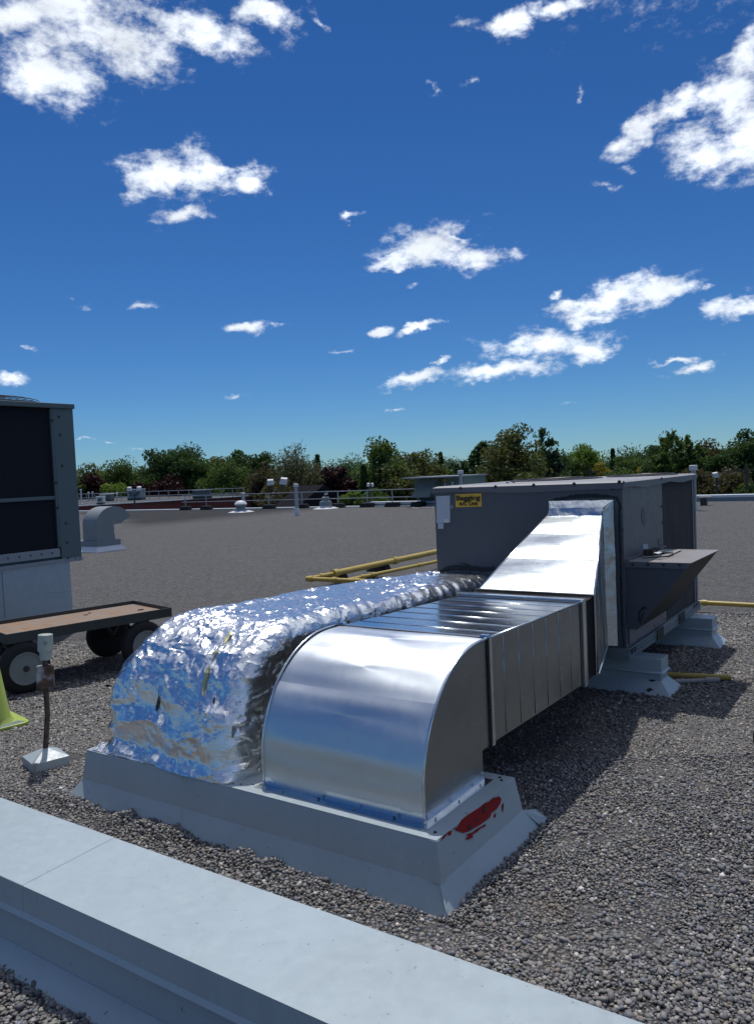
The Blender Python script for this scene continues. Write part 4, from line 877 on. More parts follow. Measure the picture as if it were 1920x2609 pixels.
# ------------------------------------------------------------------ gas pipes and loose pipes
def pipe_between(pts, r, fit, mat, root, name='pipe'):
    b = MB(); b.tube(pts, r, 14); b.build(name, mat, root, smooth=40)
    for (P, Q) in fit: b = MB(); b.tube([P, Q], r*1.32, 14); b.build('fitting', mat, root, smooth=40)
zg = .15; g1 = [at(785, 1476.5, zg), at(845, 1462, zg+.01), at(950, 1440, zg), at(1110, 1406, zg)]
A_, B_ = at(786, 1475, zg), at(1110, 1406, zg); ddir = (B_-A_)/np.linalg.norm(B_-A_); B_ = A_+ddir*7.0
gas = thing('gas_line', 'thick yellow gas pipe running past the unit on rubber blocks', 'gas pipe', (A_[0], A_[1], 0))
K_ = at(846, 1461, zg)
f_k = float((K_-A_) @ ddir)
pipe_between([A_, A_+ddir*f_k], .031, [(A_-ddir*.01, A_+ddir*.06), (A_+ddir*.25, A_+ddir*.31)], 'yellow_pipe', gas)
pipe_between([A_+ddir*f_k, B_], .046, [(A_+ddir*(f_k-.03), A_+ddir*(f_k+.08)), (A_+ddir*(f_k+1.62), A_+ddir*(f_k+1.72))], 'yellow_pipe', gas)
C_ = at(905, 1480, zg); dd2 = (C_-A_)/np.linalg.norm(C_-A_)
pipe_between([A_, A_+dd2*1.6], .031, [(A_-dd2*.03, A_+dd2*.07), (A_+dd2*.42, A_+dd2*.5), (A_+dd2*.80, A_+dd2*.88)], 'yellow_pipe', gas, 'return_pipe')
for k, (u, v) in enumerate(((857, 1470), (967, 1446))):
    c_ = at(u, v, .06); blk = thing('pipe_support', ('black rubber block under the thick gas pipe by its reducer' if k == 0 else 'black rubber block under the middle of the thick gas pipe'), 'pipe support', (c_[0], c_[1], 0), 'rubber blocks under the gas pipes')
    ax = ddir; px_ = np.array([-ax[1], ax[0], 0])
    def blkm(c_, ax, L_, W_, z0, z1, ti=0.0): 
        b = MB(); q = lambda s_, t_, z, i: c_*np.array([1, 1, 0])+ax*s_*(L_-i)+px_*t_*(W_-i)+np.array([0, 0, z]); b.hexa([q(-1, -1, z0, 0), q(1, -1, z0, 0), q(1, 1, z0, 0), q(-1, 1, z0, 0), q(-1, -1, z1, ti), q(1, -1, z1, ti), q(1, 1, z1, ti), q(-1, 1, z1, ti)]); return b
    blkm(c_, ax, .10, .20, 0, .03).build('foot', 'black_rubber', blk); blkm(c_, ax, .085, .17, .03, .102, .02).build('block', 'black_rubber', blk, bevel=.006)
gas2 = thing('gas_branch', 'thin yellow gas pipe lying parallel beside the thick one', 'gas pipe', at(930, 1471, 0))
D0, D1 = at(885, 1478, .12), at(1110, 1431, .12); dd3 = (D1-D0)/np.linalg.norm(D1-D0); D1 = D0+dd3*4.5
pipe_between([D0, D1], .027, [(D0+dd3*.3, D0+dd3*.36), (D0+dd3*.55, D0+dd3*.61), (D0+dd3*1.75, D0+dd3*1.8)], 'yellow_pipe', gas2)
px_ = np.array([-dd3[1], dd3[0], 0])
for k, t_ in enumerate((.62, 2.75)):
    c_ = D0+dd3*t_; blk = thing('pipe_support', ('black rubber block under the thin gas pipe near its end' if k == 0 else 'black rubber block under the thin gas pipe beside the unit'), 'pipe support', (c_[0], c_[1], 0), 'rubber blocks under the gas pipes')
    blkm(c_, dd3, .09, .17, 0, .025).build('foot', 'black_rubber', blk); blkm(c_, dd3, .075, .14, .025, .09, .015).build('block', 'black_rubber', blk, bevel=.006)
A2, B2 = at(1775, 1535, .10), at(1990, 1546, .10); gp = thing('gas_pipe', 'yellow gas pipe on the gravel behind the coil end of the unit', 'gas pipe', (A2[0], A2[1], 0)); dv = (B2-A2)/np.linalg.norm(B2-A2)
pipe_between([A2-dv*.6, A2+dv*2.5], .024, [(A2+dv*.05, A2+dv*.1)], 'yellow_pipe', gp)
for t_ in (-.4, 2.2):
    c_ = A2+dv*t_; px_ = np.array([-dv[1], dv[0], 0]); blkm(c_, dv, .07, .12, 0, .077).build('support_block', 'black_rubber', gp)
A3, B3 = at(1690, 1719, .022), at(1862, 1727, .022); lp = thing('loose_pipe', 'loose yellow pipe length lying beyond the support curb', 'pipe', (B3[0], B3[1], 0)); pipe_between([A3, B3], .020, [], 'yellow_pipe', lp)
A4, B4 = at(1690, 1738, .019), at(1832, 1733, .019); lp2 = thing('loose_conduit', 'loose greyish conduit with coupling lying against the yellow pipe', 'pipe', (B4[0], B4[1], 0)); dv = (B4-A4)/np.linalg.norm(B4-A4); pipe_between([A4, B4], .017, [(B4-dv*.10, B4-dv*.02)], 'grey_pipe', lp2)

# ------------------------------------------------------------------ tall condenser on the left
X8 = -8.0; cond = thing('condensing_unit', 'tall grey condensing unit with dark coil face and fan on top', 'air conditioner', (-9.0, 4.2, 0))
ys0 = 2.4; yE = 5.57
b = MB(); b.box(-9.95, X8-.05, ys0, yE-.02, .80, 2.49); b.build('cabinet', 'condenser_paint', cond)
b = MB(); b.box(X8-.05, X8-.03, ys0, 5.31, .92, 2.49); b.build('coil_face', 'coil', cond)
b = MB(); b.box(X8-.08, X8, 5.312, yE, .762, 2.495); b.build('corner_post', 'condenser_paint', cond, bevel=.004)
b = MB(); b.box(X8-.06, X8-.004, 5.285, 5.3115, .92, 2.49); b.build('edge_trim', 'condenser_paint', cond)
b = MB(); b.box(X8-.03, X8-.012, ys0, 5.285, 1.475, 1.515); b.build('mid_rail', 'condenser_paint', cond, bevel=.003)
b = MB(); b.box(X8-.06, X8-.006, ys0, 5.30, .83, .925); b.build('base_rail', 'condenser_base', cond, bevel=.003)
b = MB(); b.box(-9.95, X8+.006, ys0, yE+.004, .757, .80); b.build('base_rail', 'condenser_base', cond, bevel=.003)
b = MB(); b.box(-9.98, X8+.02, ys0, yE+.015, 2.495, 2.55); b.build('lid', 'condenser_paint', cond, bevel=.006)
for z in (2.40, 2.2, 1.85, 1.2, .98, .80): bolt(cond, (X8, 5.39+.0*z, z), (1, 0, 0), .011)
for z in (2.36, 1.66, 1.38, .93): bolt(cond, (X8-.004, 5.302, z), (1, 0, 0), .012)
for i in range(6): bolt(cond, (X8-.006, 4.55+i*.13, .88), (1, 0, 0), .008)
for y in (5.36, 5.48, 5.54): bolt(cond, (X8, y, .785), (1, 0, 0), .008)
fc = (-8.72, 4.93, 2.55); fg = MB(); 
b = MB(); b.lathe([(.58, 0), (.58, .035), (.55, .04)], fc, 40); b.build('fan_shroud', 'condenser_paint', cond, smooth=30)
b = MB()
for k in range(9): r_ = .07*k+.02; zz = .04+.075*math.sqrt(max(0, 1-(r_/.60)**2)); b.tube([(fc[0]+r_*math.cos(a), fc[1]+r_*math.sin(a), fc[2]+zz) for a in np.linspace(0, 6.2832, 41)], .004, 5)
for k in range(16): a = k*math.pi/8; b.tube([(fc[0]+r_*math.cos(a), fc[1]+r_*math.sin(a), fc[2]+.04+.075*math.sqrt(max(0, 1-(r_/.60)**2))) for r_ in np.linspace(.02, .585, 9)], .004, 5)
b.build('fan_guard', 'bolt_dark', cond)
b = MB(); b.box(-9.8, X8-.035, ys0+.05, 5.43, .0, .757); b.build('plenum_curb', 'galvanized_sky_tint', cond)
b = MB(); b.tube([(X8-.033, 4.62, .24), (X8-.033, 4.62, .745)], .004, 6); b.tube([(X8-.033, 5.1, .45), (X8-.033, 5.425, .42)], .003, 6); b.build('panel_seam', 'galvanized_shaded', cond)
for (y0, y1) in ((ys0, 4.77), (4.98, 5.5)):
    b = MB(); slab(b, [(X8-.035, y0+.03, .21), (X8-.035, y1-.06, .21), (X8+.05, y1, .006), (X8+.05, y0, .006)], (.9, 0, .35), .004); b.build('flashing', 'curb_paint', cond)

# ------------------------------------------------------------------ flat cart
cart = thing('platform_cart', 'flat steel platform cart with plywood deck and four pneumatic wheels', 'cart', (-6.0, 4.2, 0))
zd = .46; cA = at(437, 1548, zd+.03)*np.array([1, 1, 0]); cC = at(15, 1617, zd+.03)*np.array([1, 1, 0]); a1 = (cC-cA); LC = np.linalg.norm(a1); a1 /= LC; a2 = np.array([a1[1], -a1[0], 0]); a2 = a2 if a2[0] < 0 else -a2; WC = .74
def cp(s, w, z): return cA+a1*s+a2*w+np.array([0, 0, z])
def cbox(s0, s1, w0, w1, z0, z1): b = MB(); b.hexa([cp(s0, w0, z0), cp(s1, w0, z0), cp(s1, w1, z0), cp(s0, w1, z0), cp(s0, w0, z1), cp(s1, w0, z1), cp(s1, w1, z1), cp(s0, w1, z1)][0:8]); return b
cbox(.006, LC-.006, .006, WC-.006, zd-.018, zd-.002).build('deck_board', 'plywood', cart)
for (s0, s1, w0, w1) in ((0, LC, 0, .006), (0, LC, WC-.006, WC), (0, .006, .006, WC-.006), (LC-.006, LC, .006, WC-.006)):
    cbox(s0, s1, w0, w1, zd-.05, zd+.03).build('deck_rim', 'cart_steel', cart, bevel=.001)
for s in (.28, LC-.12):
    cbox(s-.03, s+.03, .02, WC-.02, zd-.075, zd-.019).build('axle_bracket', 'cart_steel', cart)
    for w in (.12, WC-.12):
        b = MB(); b.tube([cp(s-.12, w, zd-.04), cp(s, w, .215)], .016, 8); b.tube([cp(s+.1, w, zd-.05), cp(s, w, .215)], .016, 8); b.build('strut', 'cart_steel', cart)
    b = MB(); b.tube([cp(s, -.02, .205), cp(s, WC+.02, .205)], .014, 10); b.build('axle', 'cart_steel', cart)
    for w in (.015, WC-.015):
        c_ = cp(s, w, .205); b = MB(); prof = [(.12, -.05), (.155, -.054), (.18, -.048), (.198, -.03), (.205, 0), (.198, .03), (.18, .048), (.155, .054), (.12, .05)]
        b.lathe(prof, c_, 36, a2); ty_ = b.build('wheel', 'black_rubber', cart, smooth=50)
        sg_ = -1 if w < .3 else 1
        b = MB(); b.lathe([(.128, 0), (.128, .012), (.118, .012), (.112, .003), (.05, .0015), (.03, .004)], c_+a2*sg_*.0525, 36, a2*sg_); rm = b.build('rim', 'wheel_rim', ty_, smooth=40)
        b = MB(); b.lathe([(.026, 0), (.024, .02), (.014, .022), (.013, .04)], c_+a2*sg_*.046, 12, a2*sg_); b.build('hub', 'bolt_dark', ty_, smooth=40)
        b = MB(); b.lathe([(.006, 0), (.005, .02)], c_+a2*sg_*.048+a1*-.09, 8, a2*sg_); b.build('valve', 'bolt_dark', ty_)
for (s, w, l, a) in ((.55, .5, .04, .6), (.50, .56, .03, 1.2), (.12, .3, .05, .2)):
    b = MB(); b.tube([cp(s, w, zd+.003), cp(s+l*math.cos(a), w+l*math.sin(a), zd+.003)], .006, 6)
    tag(b.build('stone_chip', 'cardboard' if s > .2 else 'bolt_dark'), ('pale stone chip lying on the plywood cart deck' if s > .2 else 'dark metal scrap lying on the far end of the cart deck'), 'scrap', 'chips on the cart deck' if s > .2 else None)

# second wheel just entering on the right
W_ = at(1922, 1935, 0); wh = thing('spare_wheel', 'black rubber wheel standing on the gravel right of the ducts', 'wheel', (W_[0]+.12, W_[1], 0)); ax = np.array([-.35, -.94, 0]); rr_ = np.array([.94, -.35, 0])
c_ = np.array([W_[0], W_[1], 0])+rr_*.125+np.array([0, 0, .125]); b = MB(); b.lathe([(.075, -.035), (.10, -.04), (.119, -.026), (.125, 0), (.119, .026), (.10, .04), (.075, .035)], c_, 32, ax); b.build('tyre', 'black_rubber', wh, smooth=50)
b = MB(); b.lathe([(.08, -.03), (.08, .03)], c_, 24, ax); b.build('rim', 'wheel_rim', wh)

# ------------------------------------------------------------------ vent stub with pyramid flashing, lime cone
vb = at(127, 1935, .05); Dv = depth(vb)
vent = thing('vent_stub', 'rusty pipe stub with cream cap on a pyramid metal flashing', 'vent pipe', (vb[0], vb[1], 0))
e1 = at(179, 1950, 0)-at(86, 1975, 0); e1[2] = 0; LV = np.linalg.norm(e1); e1 /= LV; e2 = np.array([-e1[1], e1[0], 0]); bc = at(86, 1975, 0)+e1*LV/2+e2*LV*.5
q = lambda s, t_, z: bc+e1*s*LV/2+e2*t_*LV/2+np.array([0, 0, z])
b = MB(); b.hexa([q(-1, -1, -.003), q(1, -1, -.003), q(1, 1, -.003), q(-1, 1, -.003), q(-1.0, -1.0, .055), q(1.0, -1.0, .055), q(1.0, 1.0, .055), q(-1.0, 1.0, .055)]); b.hexa([q(-1.01, -1.01, .0555), q(1.01, -1.01, .0555), q(1.01, 1.01, .0555), q(-1.01, 1.01, .0555), q(-.12, -.12, .105), q(.12, -.12, .105), q(.12, .12, .105), q(-.12, .12, .105)]); b.build('flashing', 'curb_paint', vent, bevel=.002)
b = MB(); slab(b, [q(-.13, -.13, .104), q(-.98, -.92, .060), q(-.98, -.75, .060), q(-.10, -.02, .106)], (-.3, -.3, .9), .005); slab(b, [q(-.99, -1.016, .058), q(-.80, -1.016, .058), q(-.86, -1.016, .008), q(-.99, -1.016, .008)], (e2*-1), .004); b.build('sealant_bead', 'cardboard', vent)
pv = lambda u, v: atd(u, v, depth(bc))
b = MB(); b.tube([bc+np.array([0, 0, .09]), pv(121, 1820), pv(116, 1745)], .015, 12); b.build('pipe', 'rust_dark', vent, smooth=40)
tp_, bt_ = pv(115, 1696), pv(116, 1752); hw = .047
r1 = RT*np.array([1, 1, 0]); r1 /= np.linalg.norm(r1); r1, r2 = (r1*.94+np.array([r1[1], -r1[0], 0])*-.34), None; r2 = np.array([-r1[1], r1[0], 0])
qb = lambda c_, s, t_: c_+r1*s*hw+r2*t_*hw*.7
b = MB(); b.hexa([qb(bt_, -1, -1), qb(bt_, 1, -1), qb(bt_, 1, 1), qb(bt_, -1, 1), qb(tp_, -1, -1), qb(tp_, 1, -1), qb(tp_, 1, 1), qb(tp_, -1, 1)]); b.build('junction_box', 'rusty_pipe', vent, bevel=.006)
b = MB(); b.tube([pv(115, 1698), pv(115, 1684)], .016, 10); b.build('coupling', 'bolt_dark', vent, smooth=40)
b = MB(); P0, P1 = pv(116, 1681), pv(115.5, 1616); hgt = np.linalg.norm(P1-P0); b.lathe([(.030, 0), (.034, hgt*.33), (.043, hgt*.36), (.041, hgt*.98), (.036, hgt)], P0, 28, P1-P0); cpn = b.build('cap', 'cream_cap', vent, smooth=35)
b = MB(); P2 = pv(124, 1636)-FW*.042; b.lathe([(.011, 0), (.011, .006), (.005, .007)], P2, 14, -FW); b.build('cap_plug', 'dull_metal', cpn)
cc_ = at(-24, 1850, 0); cone = thing('traffic_cone', 'lime green traffic cone with scuffed base by the cart wheel', 'traffic cone', (cc_[0], cc_[1], 0))
b = MB(); b.lathe([(.150, .022), (.138, .04), (.128, .06), (.035, .70), (.028, .71)], cc_*np.array([1, 1, 0]), 36); b.build('cone_body', 'lime_plastic', cone, smooth=40)
e = at(72, 1846, 0)-cc_; e[2] = 0; b = MB(); L_ = np.linalg.norm(e); g0 = math.atan2(e[1], e[0]); pts = [cc_*np.array([1, 1, 0])+L_*np.array([math.cos(g0+k*math.pi/2+d_), math.sin(g0+k*math.pi/2+d_), 0]) for k in range(4) for d_ in (-.10, .10)]; b.prism([p+np.array([0, 0, -.002]) for p in pts], (0, 0, .026)); b.build('cone_base', 'lime_plastic', cone, bevel=.006)
b = MB(); q_ = [cc_+e*.95+np.array([0, 0, .025]), cc_+e*.78+np.array([-.03, .0, .025]), cc_+e*.45+np.array([.05, -.12, .025]), cc_+e*.5+np.array([.08, -.13, .025])]; slab(b, q_, (0, 0, 1), .001); b.build('scuff', 'rail_paint', cone)

# ------------------------------------------------------------------ gooseneck vent
gk = thing('gooseneck_vent', 'weathered galvanized gooseneck vent hood on a flashed curb', 'vent', (-16.9, 12.3, 0))
gx_1, gy_0 = -16.60, 12.02
ring_panels(gk, gx_1-.80, gx_1+.03, gy_0-.03, gy_0+.62, .14, .01, .12, .13, 'white_metal'); b = MB(); b.box(gx_1-.82, gx_1+.05, gy_0-.05, gy_0+.64, .14, .27); b.build('curb_cap', 'dull_metal', gk, bevel=.006)
def goose(x0, x1):
    yb_, w = gy_0, .50; R_ = .43; zc_ = .66; cyy = yb_+R_+.09; P = [(yb_, .27), (yb_, zc_)]; heel = [(cyy-(R_+.09)*math.cos(g), zc_+(R_)*math.sin(g)) for g in np.linspace(0, math.pi*.88, 22)]
    out_ = [(yb_, .27)]+heel; inn = [(yb_+w, .27), (yb_+w, zc_-.02)]+[(cyy+.08-.03*math.cos(g)+.03, zc_-.02+.05*math.sin(g)) for g in np.linspace(0, math.pi*.6, 5)]
    tip = heel[-1]; b = MB(); poly = out_+[(tip[0]-.30, tip[1]-.17)]+inn[::-1]
    b.prism([(x1, p[0], p[1]) for p in poly], (x0-x1, 0, 0)); return b
goose(gx_1-.56, gx_1).build('hood', 'dull_metal', gk, smooth=25)
b = MB(); b.box(gx_1-.565, gx_1+.006, gy_0-.006, gy_0+.506, .27, .40); b.build('collar', 'dull_metal', gk, bevel=.004)
b = MB(); b.tube([(gx_1+.003, gy_0-.002, .40), (gx_1+.003, gy_0-.002, .72)], .008, 6); b.build('standing_seam', 'dull_metal', gk)

# ------------------------------------------------------------------ far edge of the roof: coping, railing, vents, lights
def wallpt(u, v): return aty(u, v, RY)
zc1 = .16
b = MB(); b.box(-74, -17.0, RY-.45, RY-.05, .0, .05); tag(b.build('roof_edge_coping', 'coping', bevel=.005), 'low white metal coping along the far roof edge under the railing', 'coping')
zr = float(aty(1880, 1259, RY)[2])
rp = thing('parapet', 'raised white capped parapet along the far roof edge behind the unit', 'parapet', (-5, RY, 0))
x_a = float(aty(942, 1284, RY-.2)[0])
b = MB(); b.box(x_a, 39, RY-.30, RY+.1, 0, zr-.10); b.build('parapet_wall', 'condenser_base', rp); b = MB(); b.box(x_a-.04, 39, RY-.36, RY+.14, zr-.10, zr); b.build('parapet_cap', 'coping', rp, bevel=.01)

def far_base(u, v): return at(u, v, 0)
def post_rail(xs, Y, z1, z2, name, label, z0=0.0, bases=True, r=.03, step=None):
    root = thing(name, label, 'railing', (xs[0], Y, z0))
    for z in (z1, z2):
        b = MB(); b.tube([(xs[0]-.3, Y, z), (xs[-1]+.3, Y, z)], r*.8, 6); b.build('rail', 'rail_galv', root)
    for x in xs:
        b = MB(); b.tube([(x, Y, z0+.05), (x, Y, z1+.02)], r*.9, 6); p = b.build('post', 'rail_galv', root)
        if bases:
            b = MB(); b.frustum((x-.36, x+.36, Y-.22, Y+.22, z0), (x-.30, x+.30, Y-.16, Y+.16, z0+.22)); b.build('base_weight', 'black_rubber', root, bevel=.03)
    return root
YR = 31.55
xs_ = [float(aty(u, 1295, YR)[0]) for u in (473, 526, 686, 770, 862, 936, 1000, 1066)]
zt1 = float(aty(700, 1256.5, YR)[2]); zt2 = float(aty(700, 1274, YR)[2])
post_rail(xs_, YR, zt1, zt2, 'guard_rail', 'galvanized two bar guard rail with black rubber feet along the roof edge')

def vent_pipe(u, vb_, vt, wpx, capw, caph, label, boot=0, group=None, zb=0.0, mat='rail_galv'):
    P = at(u, vb_, zb); D = depth(P); m = D/F_PX; h = (vb_-vt)*m; r = wpx*m/2
    t_ = thing('vent_pipe', label, 'vent pipe', P, group)
    b = MB(); b.lathe([(r, 0), (r, h)], P, 14); b.build('pipe', mat, t_, smooth=40)
    b = MB(); b.lathe([(capw*m/2, h-caph*m), (capw*m/2, h), (capw*m*.42, h+.01)], P, 14); b.build('cap', 'white_metal', t_, smooth=30)
    b = MB(); b.lathe([(r*1.7, 0), (r*1.3, max(boot*m, .05)), (r*1.02, max(boot*m, .05)+.02)], P, 12); b.build('boot', 'white_metal', t_, smooth=30)
    return t_
vent_pipe(757, 1312, 1233, 9.5, 13, 7, 'tall grey vent pipe with square cap and white boot out on the gravel', 16)
vent_pipe(621, 1296, 1256, 9, 11, 3, 'short grey vent pipe just behind the round exhaust fan', 3)
vent_pipe(1768, 1300, 1186, 12.5, 20, 12, 'tall capped grey vent pipe with white boot behind the coil end of the unit', 19)
vent_pipe(1176, 1290, 1199, 9.5, 15, 8, 'capped grey vent pipe beside the small green rooftop unit', 3)

def mush(u, vb_, spec, label):
    P = at(u, vb_, 0); m = depth(P)/F_PX; t_ = thing('exhaust_fan', label, 'exhaust fan', P)
    for k, (nm, prof, mat) in enumerate(spec):
        b = MB(); b.lathe([(r*m, h*m) for r, h in prof], P, 20); b.build(nm, mat, t_, smooth=35)
    w = 24*m; b = MB(); b.frustum((P[0]-w, P[0]+w, P[1]-w, P[1]+w, 0), (P[0]-w*.6, P[0]+w*.6, P[1]-w*.6, P[1]+w*.6, 4*m)); b.build('flashing', 'white_metal', t_); return t_, P, m
mush(614, 1305, [('base', [(13, 3), (12, 12)], 'dull_metal'), ('louvre', [(11, 12), (12.5, 18), (11, 18.5)], 'dull_metal'), ('cap', [(15.5, 18), (16, 21), (13, 26), (8, 29), (3, 30)], 'white_metal')], 'round weathered exhaust fan with domed cap on the far gravel')
t2, P2_, m2 = mush(830, 1296, [('base', [(15, 3), (14.5, 8)], 'white_metal'), ('lower_dome', [(16, 8), (16, 13), (14, 19), (10, 20)], 'dull_metal'), ('upper_dome', [(10, 20), (9.6, 28), (8, 30), (3, 31)], 'dull_metal')], 'two tiered round exhaust fan with a lamp head at the roof edge')
b = MB(); b.lathe([(.05, 0), (.05, .2)], P2_+np.array([0, 0, 31*m2]), 8); b.build('lamp_neck', 'bolt_dark', t2); b = MB(); c_ = P2_+np.array([.05, 0, 37*m2]); b.hexa([c_+np.array(q)*m2 for q in [(-4, -3, -3), (3, -3, -1), (3, 3, -1), (-4, 3, -3), (-3, -3, 2), (4, -3, 4), (4, 3, 4), (-3, 3, 2)]]); b.build('lamp_head', 'white_metal', t2)

def flood(u, vb_, heads, pole_top, label, zb=0.0, basew=0, D=None, armv=None):
    P = at(u, vb_, zb) if D is None else atd(u, vb_, D); D = depth(P); m = D/F_PX
    t_ = thing('floodlight', label, 'floodlight', P); pp = lambda a, c_: atd(a, c_, D)
    b = MB(); b.tube([P, pp(u, pole_top)], .05, 8); b.build('pole', 'cart_steel', t_)
    r_ = RT*np.array([1, 1, 0]); r_ /= np.linalg.norm(r_); n_ = np.array([r_[1], -r_[0], 0])
    for (u0, u1, v0, v1, tl_) in heads:
        c_ = pp((u0+u1)/2, (v0+v1)/2); w = (u1-u0)*m/2; h = (v1-v0)*m/2; d_ = w*.8
        q = lambda s, t__, z: c_+r_*(s*w+z*tl_*h)+n_*t__*d_+np.array([0, 0, z*h-s*tl_*w*.6+t__*-.25*d_])
        b = MB(); b.hexa([q(-1, -1, -1), q(1, -1, -1), q(1, 1, -1), q(-1, 1, -1), q(-.85, -.9, 1), q(.85, -.9, 1), q(.85, .9, 1), q(-.85, .9, 1)]); b.build('lamp_head', 'white_metal', t_, bevel=.02)
        e_ = pp((u0+u1)/2, v1+2); k_ = pp((u0+u1)/2, v1+(pole_top-v1)*.75); b = MB(); b.tube([c_-np.array([0, 0, h*.8]), e_, k_, pp(u, pole_top)], .045, 6); b.build('arm', 'cart_steel', t_)
    if basew: b = MB(); w = basew*m/2; b.frustum((P[0]-w, P[0]+w, P[1]-w*.6, P[1]+w*.6, zb), (P[0]-w*.85, P[0]+w*.85, P[1]-w*.5, P[1]+w*.5, zb+.22)); b.build('base_weight', 'black_rubber', t_, bevel=.03)
    return t_
flood(704, 1287, [(680, 697, 1222, 1235, .0), (713, 732, 1218, 1233, .22)], 1250, 'twin headed white floodlight on a U arm by the tall vent pipe')
flood(343, 1298, [(324, 335, 1241, 1250, -.05), (348, 360, 1240, 1249, .1)], 1259, 'twin headed white floodlight on a thin pole before the brick wall')
flood(941, 1291, [(934, 942, 1231, 1239, .1), (945, 952, 1231, 1239, -.1)], 1246, 'small twin floodlight on a post where the guard rail meets the parapet', 0.0, 30)
flood(1825, 1262, [(1815, 1829, 1204, 1216, -.25)], 1219, 'single white floodlight on a dark pole behind the far parapet', D=36.0)

# small green unit with rain hood
pr = at(1062, 1290, 0); Dr = depth(pr); gr = thing('small_rooftop_unit', 'small green grey rooftop unit with a sloped rain hood', 'air conditioner', pr)
x0r, x1r = float(aty(1098, 1250, pr[1])[0]), float(aty(1166, 1250, pr[1])[0]); zt_r = float(aty(1100, 1217, pr[1])[2]); zb_r = float(aty(1080, 1268, pr[1])[2]); xh = float(aty(1046, 1260, pr[1])[0]); xh1 = float(aty(1054, 1222, pr[1])[0])
yr0 = float(pr[1]); b = MB(); b.box(x0r-.9, x1r+.3, yr0, yr0+2.2, zb_r, zt_r); b.build('cabinet', 'rtu_green', gr, bevel=.01)
b = MB(); b.box(x0r-1.0, x1r+.36, yr0-.9, yr0+2.25, zt_r, zt_r+.06); b.build('lid', 'rail_galv', gr)
hx1_ = float(aty(1097, 1250, yr0-.9)[0]); xl_t, xl_b, xr_t, xr_b = [float(aty(u, v, yr0-.85)[0]) for u, v in ((1055, 1222), (1046, 1263), (1099, 1222), (1093, 1263))]
b = MB(); b.hexa([(xl_b, yr0-.9, zb_r+.05), (xr_b, yr0-.9, zb_r+.05), (xr_b, yr0, zb_r+.05), (xl_b, yr0, zb_r+.05), (xl_t, yr0-.35, zt_r-.02), (xr_t, yr0-.35, zt_r-.02), (xr_t, yr0, zt_r-.02), (xl_t, yr0, zt_r-.02)]); b.build('rain_hood', 'rtu_green', gr, bevel=.01)
b = MB(); b.frustum((x0r-.6, x1r+.1, yr0+.25, yr0+2.0, 0), (x0r-.75, x1r+.25, yr0+.1, yr0+2.1, zb_r)); b.build('base_curb', 'condenser_paint', gr)
for (u0, u1, v0, v1, mt) in ((1105, 1111, 1224, 1240, 'white_metal'), (1112, 1116, 1232, 1240, 'paper'), (1131, 1135, 1230, 1240, 'white_metal'), (1149, 1155, 1227, 1240, 'white_metal'), (1129, 1135, 1221, 1227, 'sign_yellow'), (1116, 1122, 1225, 1229, 'bolt_dark')):
    poly_on(lambda u, v: aty(u, v, yr0-.01), [(u0, v0), (u1, v0), (u1, v1), (u0, v1)], (0, -1, 0), .008, 'label_plate', mt, gr)
for k, (u0, u1, v0) in enumerate(((1041, 1066, 1295), (1070, 1106, 1293))):
    P0 = at(u0, v0, .03); P1 = at(u1, v0, .03); b = MB(); slab(b, [P0, P1, P1+np.array([-.1, .5, 0]), P0+np.array([-.1, .5, 0])], (0, 0, 1), .05); tag(b.build('plank', 'cardboard'), ('short pale plank lying on the gravel left of the small green unit' if k == 0 else 'longer pale plank lying under the small green unit'), 'plank')
pk = at(1786, 1284, .06); b = MB(); b.box(pk[0]-.12, pk[0]+.3, pk[1], pk[1]+.3, .26, .30); bx = tag(b.build('splash_board', 'cardboard'), 'pale board on a dark block beside the tall capped vent pipe', 'board')
b2 = MB(); b2.box(pk[0]-.05, pk[0]+.15, pk[1]+.05, pk[1]+.25, 0, .26); o = b2.build('block', 'bolt_dark'); o.parent = bx

# ------------------------------------------------------------------ neighbouring wing: brick wall, roof, plant
zN = .15; N0, N1 = at(150, 1291.0, zN), at(640, 1262, zN); dn = (N1-N0); dn /= np.linalg.norm(dn); pn = np.array([-dn[1], dn[0], 0]); pn = pn if pn[1] > 0 else -pn
nb = thing('brick_wing', 'low red brick building wing with white coping beyond the far roof edge', 'building', (N0[0], N0[1], -5.6))
N0 = N0-dn*30; W0 = lambda s, w, z: N0+dn*s+pn*w+np.array([0, 0, z-N0[2]]); LN = float(np.linalg.norm(N1-N0))
def wbox(s0, s1, w0, w1, z0, z1): b = MB(); b.hexa([W0(s0, w0, z0), W0(s1, w0, z0), W0(s1, w1, z0), W0(s0, w1, z0), W0(s0, w0, z1), W0(s1, w0, z1), W0(s1, w1, z1), W0(s0, w1, z1)]); return b
wbox(0, LN, 0, 28, -5.6, zN-.07).build('wall', 'brick_far', nb); wbox(-.1, LN+.15, -.15, 28.1, zN-.07, zN).build('coping', 'coping', nb); wbox(.3, LN-.3, .35, 27.7, zN+.004, zN+.02).build('roof_deck', 'far_roof', nb)
def nbase(u, v): return at(u, v, zN+.02)
def nrail():
    A_, B_ = nbase(200, 1278), nbase(622, 1266); n = 17; dv = (B_-A_)/n; rt_ = thing('guard_rail', 'thin two bar guard rail around the brick wing roof', 'railing', A_); D = depth(A_)
    h1 = 20*depth(A_)/F_PX
    for h in (h1*.95, h1*.45): b = MB(); b.tube([A_+np.array([0, 0, h]), B_+np.array([0, 0, h])], .035, 6); b.build('rail', 'rail_galv', rt_)
    for i in range(n+1): b = MB(); b.tube([A_+dv*i, A_+dv*i+np.array([0, 0, h1*.97])], .03, 6); b.build('post', 'rail_galv', rt_)
nrail()
